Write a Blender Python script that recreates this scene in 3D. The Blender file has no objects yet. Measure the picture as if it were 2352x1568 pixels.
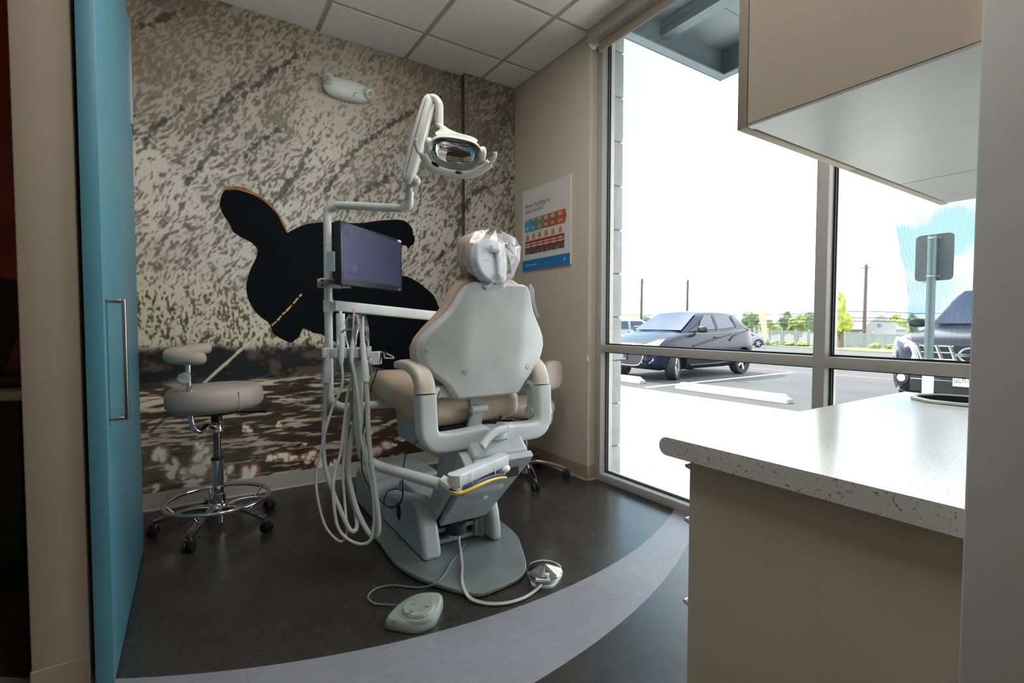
import bpy, bmesh, math, random
import numpy as np
from mathutils import Vector, Matrix, noise as mnoise
random.seed(7)
S = bpy.context.scene
COL = S.collection
PI = math.pi
# ------------------------------------------------------------------ camera model (world: X along mural, Y towards mural, Z up, metres)
F, YAW, PIT, ROL, EYE = 1125.1, .5783, -.0376, -.0009, 1.0786
fw = Vector((math.sin(YAW)*math.cos(PIT), math.cos(YAW)*math.cos(PIT), math.sin(PIT)))
r0 = Vector((math.cos(YAW), -math.sin(YAW), 0)); d0 = fw.cross(r0)
rt = r0*math.cos(ROL)+d0*math.sin(ROL); dn = d0*math.cos(ROL)-r0*math.sin(ROL)
CAMP = Vector((0, 0, EYE))
def ray(x, y): return rt*((x-1176)/F)+dn*((y-784)/F)+fw
def at(x, y, D): return CAMP+ray(x, y)*D
def oX(x, y, v): k = ray(x, y); return CAMP+k*(v/k.x)
def oY(x, y, v): k = ray(x, y); return CAMP+k*(v/k.y)
def oZ(x, y, v): k = ray(x, y); return CAMP+k*((v-EYE)/k.z)
cam = bpy.data.cameras.new('camera'); co = bpy.data.objects.new('camera', cam); COL.objects.link(co)
cam.sensor_width = 36; cam.lens = F/2352*36; cam.clip_start = .02; cam.clip_end = 500
m = Matrix((rt, -dn, -fw)).transposed().to_4x4(); m.translation = CAMP; co.matrix_world = m
S.camera = co
# ------------------------------------------------------------------ materials
def lin(c):
    c = c/255
    return c/12.92 if c <= .04045 else ((c+.055)/1.055)**2.4
def rgb(r, g, b): return (lin(r), lin(g), lin(b), 1)
class NT:
    def __init__(s, name):
        s.m = bpy.data.materials.new(name); s.m.use_nodes = True; s.t = s.m.node_tree; s.t.nodes.clear()
        s.out = s.n('ShaderNodeOutputMaterial')
    def n(s, k, **a):
        x = s.t.nodes.new(k)
        for q, v in a.items(): setattr(x, q, v)
        return x
    def l(s, a, b): s.t.links.new(a, b)
    def coords(s, scale=(1, 1, 1), rot=(0, 0, 0)):
        tc = s.n('ShaderNodeTexCoord'); mp = s.n('ShaderNodeMapping')
        mp.inputs['Scale'].default_value = scale; mp.inputs['Rotation'].default_value = rot
        s.l(tc.outputs['Object'], mp.inputs[0]); return mp.outputs[0]
    def noise(s, vec, scale, detail=3, rough=.5):
        x = s.n('ShaderNodeTexNoise'); x.inputs['Scale'].default_value = scale; x.inputs['Detail'].default_value = detail
        x.inputs['Roughness'].default_value = rough; s.l(vec, x.inputs['Vector']); return x.outputs['Fac']
    def ramp(s, fac, stops):
        x = s.n('ShaderNodeValToRGB'); e = x.color_ramp.elements
        while len(e) < len(stops): e.new(.5)
        for i, (p, c) in enumerate(stops): e[i].position = p; e[i].color = c
        s.l(fac, x.inputs[0]); return x.outputs[0]
    def math(s, op, a, b=None, c=None):
        x = s.n('ShaderNodeMath', operation=op)
        for i, v in enumerate((a, b, c)):
            if v is None: continue
            if isinstance(v, (int, float)): x.inputs[i].default_value = v
            else: s.l(v, x.inputs[i])
        return x.outputs[0]
    def mix(s, fac, a, b):
        x = s.n('ShaderNodeMix', data_type='RGBA')
        for i, v in ((0, fac), (6, a), (7, b)):
            if isinstance(v, (int, float, tuple)): x.inputs[i].default_value = v
            else: s.l(v, x.inputs[i])
        return x.outputs[2]
    def pbr(s, col, rough=.5, metal=0, coat=0, bump=None, bstr=.1, spec=.5):
        p = s.n('ShaderNodeBsdfPrincipled')
        for k, v in (('Base Color', col), ('Roughness', rough), ('Metallic', metal), ('Coat Weight', coat), ('Specular IOR Level', spec)):
            if isinstance(v, (int, float, tuple)): p.inputs[k].default_value = v
            else: s.l(v, p.inputs[k])
        if bump is not None:
            b = s.n('ShaderNodeBump'); b.inputs['Strength'].default_value = bstr; b.inputs['Distance'].default_value = .002
            s.l(bump, b.inputs['Height']); s.l(b.outputs[0], p.inputs['Normal'])
        s.l(p.outputs[0], s.out.inputs[0]); s.p = p; return s.m
MC = {}
def M(name, c, rough=.5, metal=0, var=.05, scale=6, coat=0, bump=0, bscale=200, spec=.5):
    if name in MC: return MC[name]
    t = NT(name); v = t.coords(); f = t.noise(v, scale)
    a = rgb(*[min(255, q*(1+var)) for q in c]); b = rgb(*[q*(1-var) for q in c])
    col = t.ramp(f, [(.3, b), (.7, a)])
    MC[name] = t.pbr(col, rough, metal, coat, t.noise(v, bscale, 2) if bump else None, bump, spec); return MC[name]
plastic = M('chair_plastic_light', (203, 207, 207), .38)
plastic2 = M('chair_plastic_grey', (176, 182, 184), .4)
plate_m = M('base_plate_grey', (122, 131, 128), .35)
vinyl = M('tan_upholstery', (191, 169, 148), .45, bump=.08, bscale=900)
vinyl2 = M('stool_upholstery', (186, 172, 160), .45, bump=.08, bscale=900)
chrome = M('chrome', (225, 225, 228), .06, 1, 0)
alu = M('polished_aluminium', (190, 190, 193), .16, 1, .02)
steel = M('brushed_steel', (180, 178, 176), .3, 1, .03)
black = M('black_plastic', (22, 22, 24), .4)
rubber = M('black_rubber', (16, 16, 18), .6)
dark = M('dark_mechanism', (38, 40, 42), .6)
white_p = M('white_plastic', (225, 226, 224), .35)
hose_m = M('hose_grey', (192, 192, 188), .42)
cream = M('cream_enamel', (206, 206, 198), .28)
wallp = M('wall_paint_cream', (205, 193, 176), .75, var=.01, bump=.04, bscale=300)
wallg = M('wall_paint_white', (236, 235, 232), .75, var=.015, bump=.04, bscale=300)
base_m = M('baseboard_vinyl', (160, 142, 124), .5, var=.02)
base_w = M('baseboard_pale', (186, 178, 168), .5, var=.02)
blue_d = M('teal_door_laminate', (86, 142, 158), .42, var=.015)
cab_m = M('cabinet_taupe', (220, 204, 180), .5, var=.015)
cab_w = M('cabinet_underside_white', (212, 212, 210), .3, var=.02)
winframe = M('window_frame_aluminium', (176, 172, 167), .42, 0, .02)
gasket = M('window_gasket', (24, 25, 27), .6)
blind_m = M('blind_fabric', (176, 164, 148), .7, var=.02)
fasc_m = M('blind_fascia', (178, 176, 170), .5, var=.02)
# ------------------------------------------------------------------ mesh builder
def V(*a): return Vector(a[0]) if len(a) == 1 else Vector(a)
def sm(pts, k=6, closed=False):
    P = [V(p) for p in pts]; n = len(P); out = []
    rng = range(n if closed else n-1)
    for i in rng:
        if closed: a, b, c, d = P[(i-1) % n], P[i], P[(i+1) % n], P[(i+2) % n]
        else:
            b, c = P[i], P[i+1]; a = P[i-1] if i else b*2-c; d = P[i+2] if i+2 < n else c*2-b
        for j in range(k):
            t = j/k
            out.append(.5*((2*b)+(c-a)*t+(2*a-5*b+4*c-d)*t*t+(3*b-a-3*c+d)*t**3))
    if not closed: out.append(P[-1])
    return out
class MB:
    def __init__(s): s.v = []; s.f = []; s.mi = []; s.k = 0
    def add(s, v, f):
        o = len(s.v); s.v += [V(p) for p in v]; s.f += [[i+o for i in q] for q in f]; s.mi += [s.k]*len(f); return s
    def box(s, c, size, rot=None):
        h = V(size)*.5; vs = []
        for z in (-1, 1):
            for y in (-1, 1):
                for x in (-1, 1):
                    p = V(x*h.x, y*h.y, z*h.z); vs.append((rot @ p if rot else p)+V(c))
        return s.add(vs, [(0, 2, 3, 1), (4, 5, 7, 6), (0, 1, 5, 4), (2, 6, 7, 3), (0, 4, 6, 2), (1, 3, 7, 5)])
    def bx(s, x0, x1, y0, y1, z0, z1): return s.box(((x0+x1)/2, (y0+y1)/2, (z0+z1)/2), (x1-x0, y1-y0, z1-z0))
    def prism(s, poly, vec):
        n = len(poly); P = [V(p) for p in poly]; w = V(vec)
        nrm = sum(((P[i]-P[0]).cross(P[i+1]-P[0]) for i in range(1, n-1)), V(0, 0, 0))
        if nrm.dot(w) > 0: P = P[::-1]
        vs = P+[p+w for p in P]
        return s.add(vs, [list(range(n)), [n+i for i in range(n-1, -1, -1)]]+[(i, n+i, n+(i+1) % n, (i+1) % n)[::-1] for i in range(n)])
    def tube(s, pts, r, n=12, closed=False, sq=None, up=None):
        P = [V(p) for p in pts]; N = len(P); R = r if isinstance(r, (list, tuple)) else [r]*N
        tg = []
        for i in range(N):
            if closed: t = P[(i+1) % N]-P[i-1]
            else: t = P[min(i+1, N-1)]-P[max(i-1, 0)]
            tg.append(t.normalized())
        u = V(up) if up else (V(0, 0, 1) if abs(tg[0].z) < .9 else V(1, 0, 0))
        u = (u-tg[0]*u.dot(tg[0])).normalized(); o = len(s.v); vs = []; fs = []
        for i in range(N):
            if up:
                u = V(up)-tg[i]*V(up).dot(tg[i]); u = u.normalized()
            else:
                u = (u-tg[i]*u.dot(tg[i])).normalized()
            w = tg[i].cross(u)
            if sq:
                a, b, e = sq if not callable(sq) else sq(i/(N-1))
                for j in range(n):
                    th = 2*PI*(j+.5)/n; c, q = math.cos(th), math.sin(th)
                    vs.append(P[i]+w*(a*math.copysign(abs(c)**e, c))+u*(b*math.copysign(abs(q)**e, q)))
            else:
                for j in range(n):
                    th = 2*PI*j/n; vs.append(P[i]+(w*math.cos(th)+u*math.sin(th))*R[i])
        for i in range(N if closed else N-1):
            for j in range(n):
                a = i*n+j; b = i*n+(j+1) % n; c = ((i+1) % N)*n+(j+1) % n; d = ((i+1) % N)*n+j
                fs.append((a, b, c, d))
        if not closed: fs += [list(range(n-1, -1, -1)), [(N-1)*n+j for j in range(n)]]
        return s.add(vs, fs)
    def cyl(s, a, b, r, n=16, r2=None): return s.tube([a, b], [r, r if r2 is None else r2], n)
    def lathe(s, prof, c=(0, 0, 0), n=32, M3=None, sx=1, sy=1, caps=True):
        vs = []; fs = []; k = len(prof)
        for j in range(n):
            t = 2*PI*j/n
            for (r, z) in prof:
                p = V(r*math.cos(t)*sx, r*math.sin(t)*sy, z); vs.append((M3 @ p if M3 else p)+V(c))
        for j in range(n):
            for i in range(k-1):
                a = j*k+i; b = ((j+1) % n)*k+i; fs.append((a, b, b+1, a+1))
        if caps and prof[0][0] > 1e-5: fs.append([j*k for j in range(n-1, -1, -1)])
        if caps and prof[-1][0] > 1e-5: fs.append([j*k+k-1 for j in range(n)])
        return s.add(vs, fs)
    def ell(s, c, rad, e1=1, e2=1, M3=None, nu=28, nv=16):
        vs = []; fs = []; pw = lambda x, e: math.copysign(abs(x)**e, x)
        for i in range(nv+1):
            ph = -PI/2+PI*i/nv
            for j in range(nu):
                th = 2*PI*j/nu
                p = V(rad[0]*pw(math.cos(ph), e1)*pw(math.cos(th), e2), rad[1]*pw(math.cos(ph), e1)*pw(math.sin(th), e2), rad[2]*pw(math.sin(ph), e1))
                vs.append((M3 @ p if M3 else p)+V(c))
        for i in range(nv):
            for j in range(nu): fs.append((i*nu+j, i*nu+(j+1) % nu, (i+1)*nu+(j+1) % nu, (i+1)*nu+j))
        return s.add(vs, fs)
    def loft(s, rings, closed=True, caps=True):
        n = len(rings[0]); vs = [p for r in rings for p in r]; fs = []
        for i in range(len(rings)-1):
            for j in range(n if closed else n-1):
                fs.append((i*n+j, i*n+(j+1) % n, (i+1)*n+(j+1) % n, (i+1)*n+j))
        if caps: fs += [list(range(n-1, -1, -1)), [(len(rings)-1)*n+j for j in range(n)]]
        return s.add(vs, fs)
    def text(s, body, size, org, xd, yd, align='LEFT', depth=0, xs=1):
        cu = bpy.data.curves.new('t', 'FONT'); cu.body = body; cu.size = size; cu.align_x = align; cu.extrude = depth; cu.resolution_u = 3
        o = bpy.data.objects.new('t', cu); COL.objects.link(o); bpy.context.view_layer.update()
        me = bpy.data.meshes.new_from_object(o.evaluated_get(bpy.context.evaluated_depsgraph_get()))
        xd = V(xd).normalized(); yd = V(yd).normalized(); zd = xd.cross(yd)
        s.add([V(org)+xd*p.co.x*xs+yd*p.co.y+zd*p.co.z for p in me.vertices], [list(q.vertices) for q in me.polygons])
        bpy.data.objects.remove(o); bpy.data.curves.remove(cu); bpy.data.meshes.remove(me); return s
    def split(s, name, mats, parent, **k):
        par = list(range(len(s.v)))
        def fnd(i):
            while par[i] != i: par[i] = par[par[i]]; i = par[i]
            return i
        for q in s.f:
            for i in q[1:]: par[fnd(i)] = fnd(q[0])
        groups = {}
        for q, mi in zip(s.f, s.mi): groups.setdefault(fnd(q[0]), []).append((q, mi))
        out = []
        for fs in groups.values():
            b2 = MB(); idx = {}
            for q, mi in fs:
                for i in q:
                    if i not in idx: idx[i] = len(b2.v); b2.v.append(s.v[i])
                b2.f.append([idx[i] for i in q]); b2.mi.append(mi)
            out.append(b2.build(name, mats, parent, **k))
        return out
    def build(s, name, mats, parent=None, origin=None, smooth=40, bevel=0, sub=0, seg=2, fix=True, cut=None):
        if not isinstance(mats, (list, tuple)): mats = [mats]
        if parent is not None: org = wl(parent)
        elif origin is not None: org = V(origin)
        else:
            a = np.array([tuple(p) for p in s.v]); org = V((a[:, 0].min()+a[:, 0].max())/2, (a[:, 1].min()+a[:, 1].max())/2, a[:, 2].min())
        me = bpy.data.meshes.new(name); me.from_pydata([p-org for p in s.v], [], s.f)
        for mt in mats: me.materials.append(mt)
        me.polygons.foreach_set('material_index', s.mi)
        if fix:
            b = bmesh.new(); b.from_mesh(me); bmesh.ops.recalc_face_normals(b, faces=b.faces); b.to_mesh(me); b.free()
        o = bpy.data.objects.new(name, me); COL.objects.link(o)
        if parent is not None: o.parent = parent
        else: o.location = org
        if cut is not None:
            c = cut.build('c', mats, origin=(0, 0, 0)); o2 = o.modifiers.new('b', 'BOOLEAN'); o2.object = c; o2.operation = 'DIFFERENCE'; o2.solver = 'EXACT'
            bpy.context.view_layer.update()
            m2 = bpy.data.meshes.new_from_object(o.evaluated_get(bpy.context.evaluated_depsgraph_get()))
            o.modifiers.clear(); o.data = m2; m2.name = name; bpy.data.meshes.remove(me); cm = c.data; bpy.data.objects.remove(c); bpy.data.meshes.remove(cm); me = m2
        if smooth:
            me.polygons.foreach_set('use_smooth', [True]*len(me.polygons)); me.set_sharp_from_angle(angle=math.radians(smooth))
        if bevel:
            q = o.modifiers.new('bevel', 'BEVEL'); q.width = bevel; q.segments = seg; q.limit_method = 'ANGLE'; q.angle_limit = math.radians(50)
            q.harden_normals = False
            me.polygons.foreach_set('use_smooth', [True]*len(me.polygons))
        if sub:
            q = o.modifiers.new('sub', 'SUBSURF'); q.levels = sub; q.render_levels = sub
        return o
def wl(o):
    p = V(0, 0, 0)
    while o is not None: p = p+o.location; o = o.parent
    return p
def tag(o, label=None, cat=None, group=None, kind=None):
    for k, v in (('label', label), ('category', cat), ('group', group), ('kind', kind)):
        if v: o[k] = v
    return o
def thing(name, label, cat, loc=(0, 0, 0), group=None, kind=None):
    o = bpy.data.objects.new(name, None); COL.objects.link(o); o.location = loc; o.empty_display_size = .05
    return tag(o, label, cat, group, kind)
def dup(o, loc, rz=0, label=None):
    def cp(a, par):
        c = a.copy(); COL.objects.link(c)
        if par: c.parent = par
        for ch in [x for x in bpy.data.objects if x.parent == a and x != c]: cp(ch, c)
        return c
    c = cp(o, None); c.location = loc; c.rotation_euler = (0, 0, rz)
    if label: c['label'] = label
    return c
def struct(mb, name, mats, label=None, **k):
    o = mb.build(name, mats, origin=(0, 0, 0), **k); return tag(o, label or name.replace('_', ' '), name.split('_')[0], kind='structure')
# ================================================================== SETTING
XR, YB, YC, XJ, H = 2.25, 3.457, 3.404, 1.786, 3.0
XW = 2.318                      # inner face of window frame
# ---- floor
def floor_mat(name, c1, c2, rough):
    t = NT(name); v = t.coords()
    a = t.noise(v, 3.5, 6, .65); b = t.noise(v, 30, 4, .7); c = t.noise(v, 1.2, 2)
    f = t.math('ADD', t.math('MULTIPLY', a, .55), t.math('MULTIPLY', b, .45))
    col = t.ramp(f, [(.3, rgb(*c1)), (.7, rgb(*c2))])
    # 18 inch tile seams
    sx = t.n('ShaderNodeSeparateXYZ'); t.l(v, sx.inputs[0])
    def seam(o, off):
        q = t.math('ABSOLUTE', t.math('SUBTRACT', t.math('FRACT', t.math('DIVIDE', t.math('SUBTRACT', o, off), .4572)), .5))
        return t.math('GREATER_THAN', q, .5-.0016)
    s_ = t.math('MAXIMUM', seam(sx.outputs[0], .3498+.4572/2), seam(sx.outputs[1], .2105+.4572/2))
    col = t.mix(t.math('MULTIPLY', s_, .45), col, rgb(*[q*.55 for q in c1]))
    rg = t.math('ADD', rough, t.math('MULTIPLY', t.math('SUBTRACT', a, .5), .18))
    return t.pbr(col, rg, 0, 0, b, .05)
fl_dark = floor_mat('floor_vinyl_charcoal', (38, 37, 35), (64, 62, 60), .27)
fl_band = floor_mat('floor_vinyl_grey_band', (124, 123, 129), (150, 149, 155), .38)
b = MB(); b.bx(-3.2, XW+.12, -2.8, 3.75, -.06, 0)
def circ3(a, c, d):
    ax, ay, bx_, by, cx, cy = *a, *c, *d
    D = 2*(ax*(by-cy)+bx_*(cy-ay)+cx*(ay-by))
    ux = ((ax*ax+ay*ay)*(by-cy)+(bx_*bx_+by*by)*(cy-ay)+(cx*cx+cy*cy)*(ay-by))/D
    uy = ((ax*ax+ay*ay)*(cx-bx_)+(bx_*bx_+by*by)*(ax-cx)+(cx*cx+cy*cy)*(bx_-ax))/D
    return ux, uy, math.hypot(ax-ux, ay-uy)
c1 = circ3((-.128, 1.818), (1.0, 1.515), (2.261, 1.80)); c2 = circ3((.974, 1.176), (1.568, 1.315), (2.051, 1.527))
band = [(x, c1[1]-math.sqrt(c1[2]**2-(x-c1[0])**2)) for x in np.linspace(-.9, XW, 90)]
low = [(x, c2[1]-math.sqrt(max(0, c2[2]**2-(x-c2[0])**2))) for x in np.linspace(XW, -.9, 90)]
b.k = 1; b.prism([(x, y, -.0005) for x, y in band+low], (0, 0, .0011))
struct(b, 'floor', [fl_dark, fl_band], 'charcoal vinyl floor with a curved pale grey band', smooth=0)
# ---- ceiling: tegular tiles in a T grid
tile = M('ceiling_tile', (240, 240, 239), .8, var=.012, scale=40, bump=.12, bscale=500)
tgrid = M('ceiling_grid', (176, 174, 170), .5, var=.01)
b = MB(); b.bx(-3.2, XW+.1, -2.8, 3.75, H, H+.04); b.k = 1
T = .6096; tx, ty = 1.9462, 3.101
for i in range(-9, 2):
    for j in range(-10, 2):
        x0, y0 = tx+i*T+.012, ty+j*T+.012; x1, y1 = x0+T-.024, y0+T-.024
        x0, x1 = max(x0, -3.1), min(x1, XR); y0, y1 = max(y0, -2.7), min(y1, 3.6)
        if x1-x0 > .02 and y1-y0 > .02:
            e = .006
            b.loft([[(x0, y0, H+.002), (x1, y0, H+.002), (x1, y1, H+.002), (x0, y1, H+.002)],
                    [(x0+e, y0+e, H-.007), (x1-e, y0+e, H-.007), (x1-e, y1-e, H-.007), (x0+e, y1-e, H-.007)]])
struct(b, 'ceiling', [tgrid, tile], 'white square ceiling tiles in a grey metal grid', smooth=0)
# ---- walls
b = MB(); b.bx(-3.2, XR, YB+.002, YB+.15, 0, H+.04); b.bx(XJ+.002, XR+.18, YC+.002, YB+.15, 0, H+.04)
struct(b, 'wall_back', [wallp], 'back wall behind the photo mural', smooth=0)
b = MB(); b.bx(XR, XW+.114, 2.502, YB+.15, 0, H+.6); b.bx(XR+.06, XW+.114, -2.8, 2.502, 3.02, H+.6)
struct(b, 'wall_right', [wallp], 'cream wall to the left of the window', smooth=0, bevel=.004)
b = MB(); b.bx(-.396, -.270, 1.852, YB, 0, H)
struct(b, 'wall_left', [M('wall_darker_tan', (176, 161, 140), .75, var=.01, bump=.04, bscale=300)], 'cream partition wall end beside the teal door', smooth=0, bevel=.004)  # even tone, darker and tanner than the other walls
b = MB(); b.bx(.872, 2.30, .083, .2137, 0, H)
struct(b, 'wall_front', [wallg], 'pale partition wall end at the right edge', smooth=0, bevel=.003)
b = MB(); b.bx(-3.2, 2.45, -2.9, -2.8, 0, H); b.bx(-3.3, -3.2, -2.9, 3.75, 0, H); b.bx(2.30, 2.45, -2.8, -.45, 0, H)
struct(b, 'wall_hall', [wallp], 'hallway walls behind the viewpoint', smooth=0)
# ---- baseboards (with a small cove toe)
def bboard(name, segs, mt, label):
    b = MB()
    for (p, q, n) in segs:
        p, q, n = V(p), V(q), V(n)
        pr = [(0, 0), (.012, 0), (.007, .006), (.004, .012), (.003, .1), (0, .1016)]
        b.loft([[p+n*a+V(0, 0, z) for a, z in pr], [q+n*a+V(0, 0, z) for a, z in pr]])
    struct(b, name, [mt], label, smooth=0)
bboard('baseboard_back', [((-3.1, YB, 0), (-.396, YB, 0), (0, -1, 0)), ((-.270, YB, 0), (XJ, YB, 0), (0, -1, 0)), ((XJ, YC, 0), (XR, YC, 0), (0, -1, 0)), ((XJ, YC, 0), (XJ, YB, 0), (-1, 0, 0))], base_w, 'pale vinyl baseboard under the photo mural')
bboard('baseboard_right', [((XR, 2.502, 0), (XR, YC, 0), (-1, 0, 0)), ((XR, 2.502, 0), (XW, 2.502, 0), (0, -1, 0))], base_m, 'brown vinyl baseboard under the smile poster')
bboard('baseboard_left', [((-.396, 1.852, 0), (-.270, 1.852, 0), (0, -1, 0)), ((-.396, 1.852, 0), (-.396, YB, 0), (-1, 0, 0))], base_m, 'brown vinyl baseboard on the partition wall end')
# ---- window: storefront frame, glazing beads, gaskets, glass
win = thing('window_1', 'floor-to-ceiling aluminium storefront window', 'window', (XW, 1.0, 0), kind='structure')
YL, YM0, YM1, YE = 2.5, 1.046, 1.095, -.42
x0, x1, xg = XW, XW+.114, XW+.062
def fr(nm, *bxs):
    b = MB()
    for q in bxs: b.bx(*q)
    b.build(nm, winframe, win, smooth=0, bevel=.002)
fr('jamb', (x0, x1, 2.452, YL, 0, 3.02)); fr('jamb', (x0, x1, YE-.05, YE, 0, 3.02))
fr('mullion', (x0, x1, YM0, YM1, .051, 2.975))
fr('sill_member', (x0, x1, YE, 2.452, 0, .051)); fr('head_member', (x0, x1, YE, 2.452, 2.975, 3.02))
fr('rail', (x0, x1, YM1, 2.452, .884, .932)); fr('rail', (x0, x1, YE, YM0, .884, .932))
panes = [(YM1, 2.452, .051, .884), (YM1, 2.452, .932, 2.975), (YE, YM0, .051, .884), (YE, YM0, .932, 2.975)]
t = NT('window_glass'); tr = t.n('ShaderNodeBsdfTransparent'); gl = t.n('ShaderNodeBsdfGlossy'); gl.inputs['Roughness'].default_value = .01
tr.inputs[0].default_value = (.96, .975, .97, 1); lw = t.n('ShaderNodeFresnel'); lw.inputs[0].default_value = 1.25
mx = t.n('ShaderNodeMixShader'); t.l(lw.outputs[0], mx.inputs[0]); t.l(tr.outputs[0], mx.inputs[1]); t.l(gl.outputs[0], mx.inputs[2]); t.l(mx.outputs[0], t.out.inputs[0]); glass = t.m
for (a, c, z0, z1) in panes:
    b = MB(); b.add([(xg, a, z0), (xg, c, z0), (xg, c, z1), (xg, a, z1)], [(0, 1, 2, 3)]); b.build('glass_pane', glass, win, smooth=0, fix=False)
    g = MB(); w_ = .008
    for xo in (-.012, .006):
        g.bx(xg+xo, xg+xo+.006, a, a+w_, z0, z1); g.bx(xg+xo, xg+xo+.006, c-w_, c, z0, z1)
        g.bx(xg+xo, xg+xo+.006, a+w_, c-w_, z0, z0+w_); g.bx(xg+xo, xg+xo+.006, a+w_, c-w_, z1-w_, z1)
    g.build('gasket', gasket, win, smooth=0)
# perforated film graphic on the second upper pane
t = NT('perforated_film'); tr = t.n('ShaderNodeBsdfTransparent'); df = t.n('ShaderNodeBsdfDiffuse'); df.inputs[0].default_value = rgb(120, 130, 138)
v = t.coords((1, 1, 1)); sx = t.n('ShaderNodeSeparateXYZ'); t.l(v, sx.inputs[0])
u1 = t.math('ADD', sx.outputs[1], sx.outputs[2]); u2 = t.math('SUBTRACT', sx.outputs[1], sx.outputs[2])
sn = lambda q: t.math('SINE', t.math('MULTIPLY', q, 2*PI/.0062))
dots = t.math('GREATER_THAN', t.math('MULTIPLY', sn(u1), sn(u2)), .12)
tr.inputs[0].default_value = (.86, .9, .9, 1); mx = t.n('ShaderNodeMixShader')
t.l(dots, mx.inputs[0]); t.l(tr.outputs[0], mx.inputs[1]); t.l(df.outputs[0], mx.inputs[2]); t.l(mx.outputs[0], t.out.inputs[0])
b = MB(); pf = [oX(px, py, xg+.004) for px, py in ((2046, 400), (2048, 470), (2064, 555), (2080, 640), (2085, 683), (2085, 726), (2092, 770), (2104, 822))]
zt, zb = 2.0, .945
pf = [V(xg+.004, pf[0].y+.05, zt)]+pf; pf[-1].z = zb
b.add(pf+[V(xg+.004, -.3, zb), V(xg+.004, -.3, zt)], [list(range(len(pf)+2))]); b.build('window_film', t.m, win, smooth=0, fix=False)
# ---- teal sliding barn door on the partition wall
b = MB(); b.bx(-.257, -.213, 1.832, 2.88, .012, 2.45); dr = b.build('door_1', blue_d, origin=(0, 0, 0), smooth=0, bevel=.0015)
tag(dr, 'teal sliding barn door parked along the left partition', 'door', kind='structure')
b = MB(); z0, z1, pa, fx0 = .79, 1.143, 1.878, -.213
b.box((fx0+.02, pa, z1), (.040, .014, .012)); b.box((fx0+.02, pa, z0), (.040, .014, .012)); b.box((fx0+.042, pa, (z0+z1)/2), (.011, .024, z1-z0+.012))
b.build('door_handle', steel, dr, smooth=0, bevel=.003)
b = MB(); b.bx(-.2125, -.205, 2.83, 2.87, 1.98, 2.45); b.cyl((-.209, 2.85, 2.03), (-.197, 2.85, 2.03), .012); b.build('hanger_strap', steel, dr, smooth=30)
b = MB(); b.bx(-.270, -.215, 2.94, 2.97, 1.985, 2.2); b.build('door_stop', M('dark_bronze_metal', (74, 62, 54), .5, .4), dr, smooth=0, bevel=.003)
# ---- added fill lights: one in the hall, two unseen panels overhead
ROOM_E = 30
def lamp(name, loc, sx_, sy_, e, c=(1, .95, .88)):
    l = bpy.data.lights.new(name, 'AREA'); l.shape = 'RECTANGLE'; l.size = sx_; l.size_y = sy_; l.energy = e; l.color = c
    o = bpy.data.objects.new(name, l); COL.objects.link(o); o.location = loc; return o
lamp('hall_fill_light', (-.9, -1.5, 2.985), .6, 1.2, 2)  # added fill from the hall side, no lamp is seen there
for i_, j_, e_, lb in ((2, 3, 17, 'added unseen ceiling fill panel above the dental chair'), (3, 5, 20, 'added unseen ceiling fill panel at the room entry, nearest the countertop')):
    x0_, y0_ = tx-i_*T, ty-j_*T
    fill_panel = thing('added_fill_panel', lb, 'fill panel', (x0_+T/2, y0_+T/2, H-.014), 'added overhead fill panels')
    b = MB(); b.bx(x0_+.02, x0_+T-.02, y0_+.02, y0_+T-.02, H-.0125, H-.0075); b.build('panel_face', M('fill_panel_face', (236, 236, 232), .4), fill_panel, smooth=0)
    b = MB(); b.prism([(x0_, y0_, H-.014), (x0_+T, y0_, H-.014), (x0_+T, y0_+T, H-.014), (x0_, y0_+T, H-.014)], (0, 0, .0062)); c_ = MB(); c_.bx(x0_+.02, x0_+T-.02, y0_+.02, y0_+T-.02, H-.05, H+.02); b.build('frame', tgrid, fill_panel, smooth=0, cut=c_)
    lamp('room_fill_light', (x0_+T/2, y0_+T/2, H-.016), .54, .54, e_, (1, .985, .97))  # unseen area light under each added panel, brightens the room
# ---- photo mural on the back wall
def vnoise(x, y, seed, octv=3, gain=.5):
    out = np.zeros_like(x); amp = 1; tot = 0; rs = np.random.RandomState(seed)
    for o in range(octv):
        tb = rs.rand(256, 256); fx = x*2**o+o*17.3; fy = y*2**o+o*9.1
        ix = np.floor(fx).astype(int); iy = np.floor(fy).astype(int); tx_ = fx-ix; ty_ = fy-iy
        tx_ = tx_*tx_*(3-2*tx_); ty_ = ty_*ty_*(3-2*ty_)
        g = lambda a, c: tb[a % 256, c % 256]
        out += amp*((g(ix, iy)*(1-tx_)+g(ix+1, iy)*tx_)*(1-ty_)+(g(ix, iy+1)*(1-tx_)+g(ix+1, iy+1)*tx_)*ty_); tot += amp; amp *= gain
    return out/tot
def sst(a, b, x): t_ = np.clip((x-a)/(b-a), 0, 1); return t_*t_*(3-2*t_)
def wp(px, py): p = oY(px, py, YB); return p.x, p.z
L3 = lambda r, g, b: np.array(rgb(r, g, b)[:3])
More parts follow.
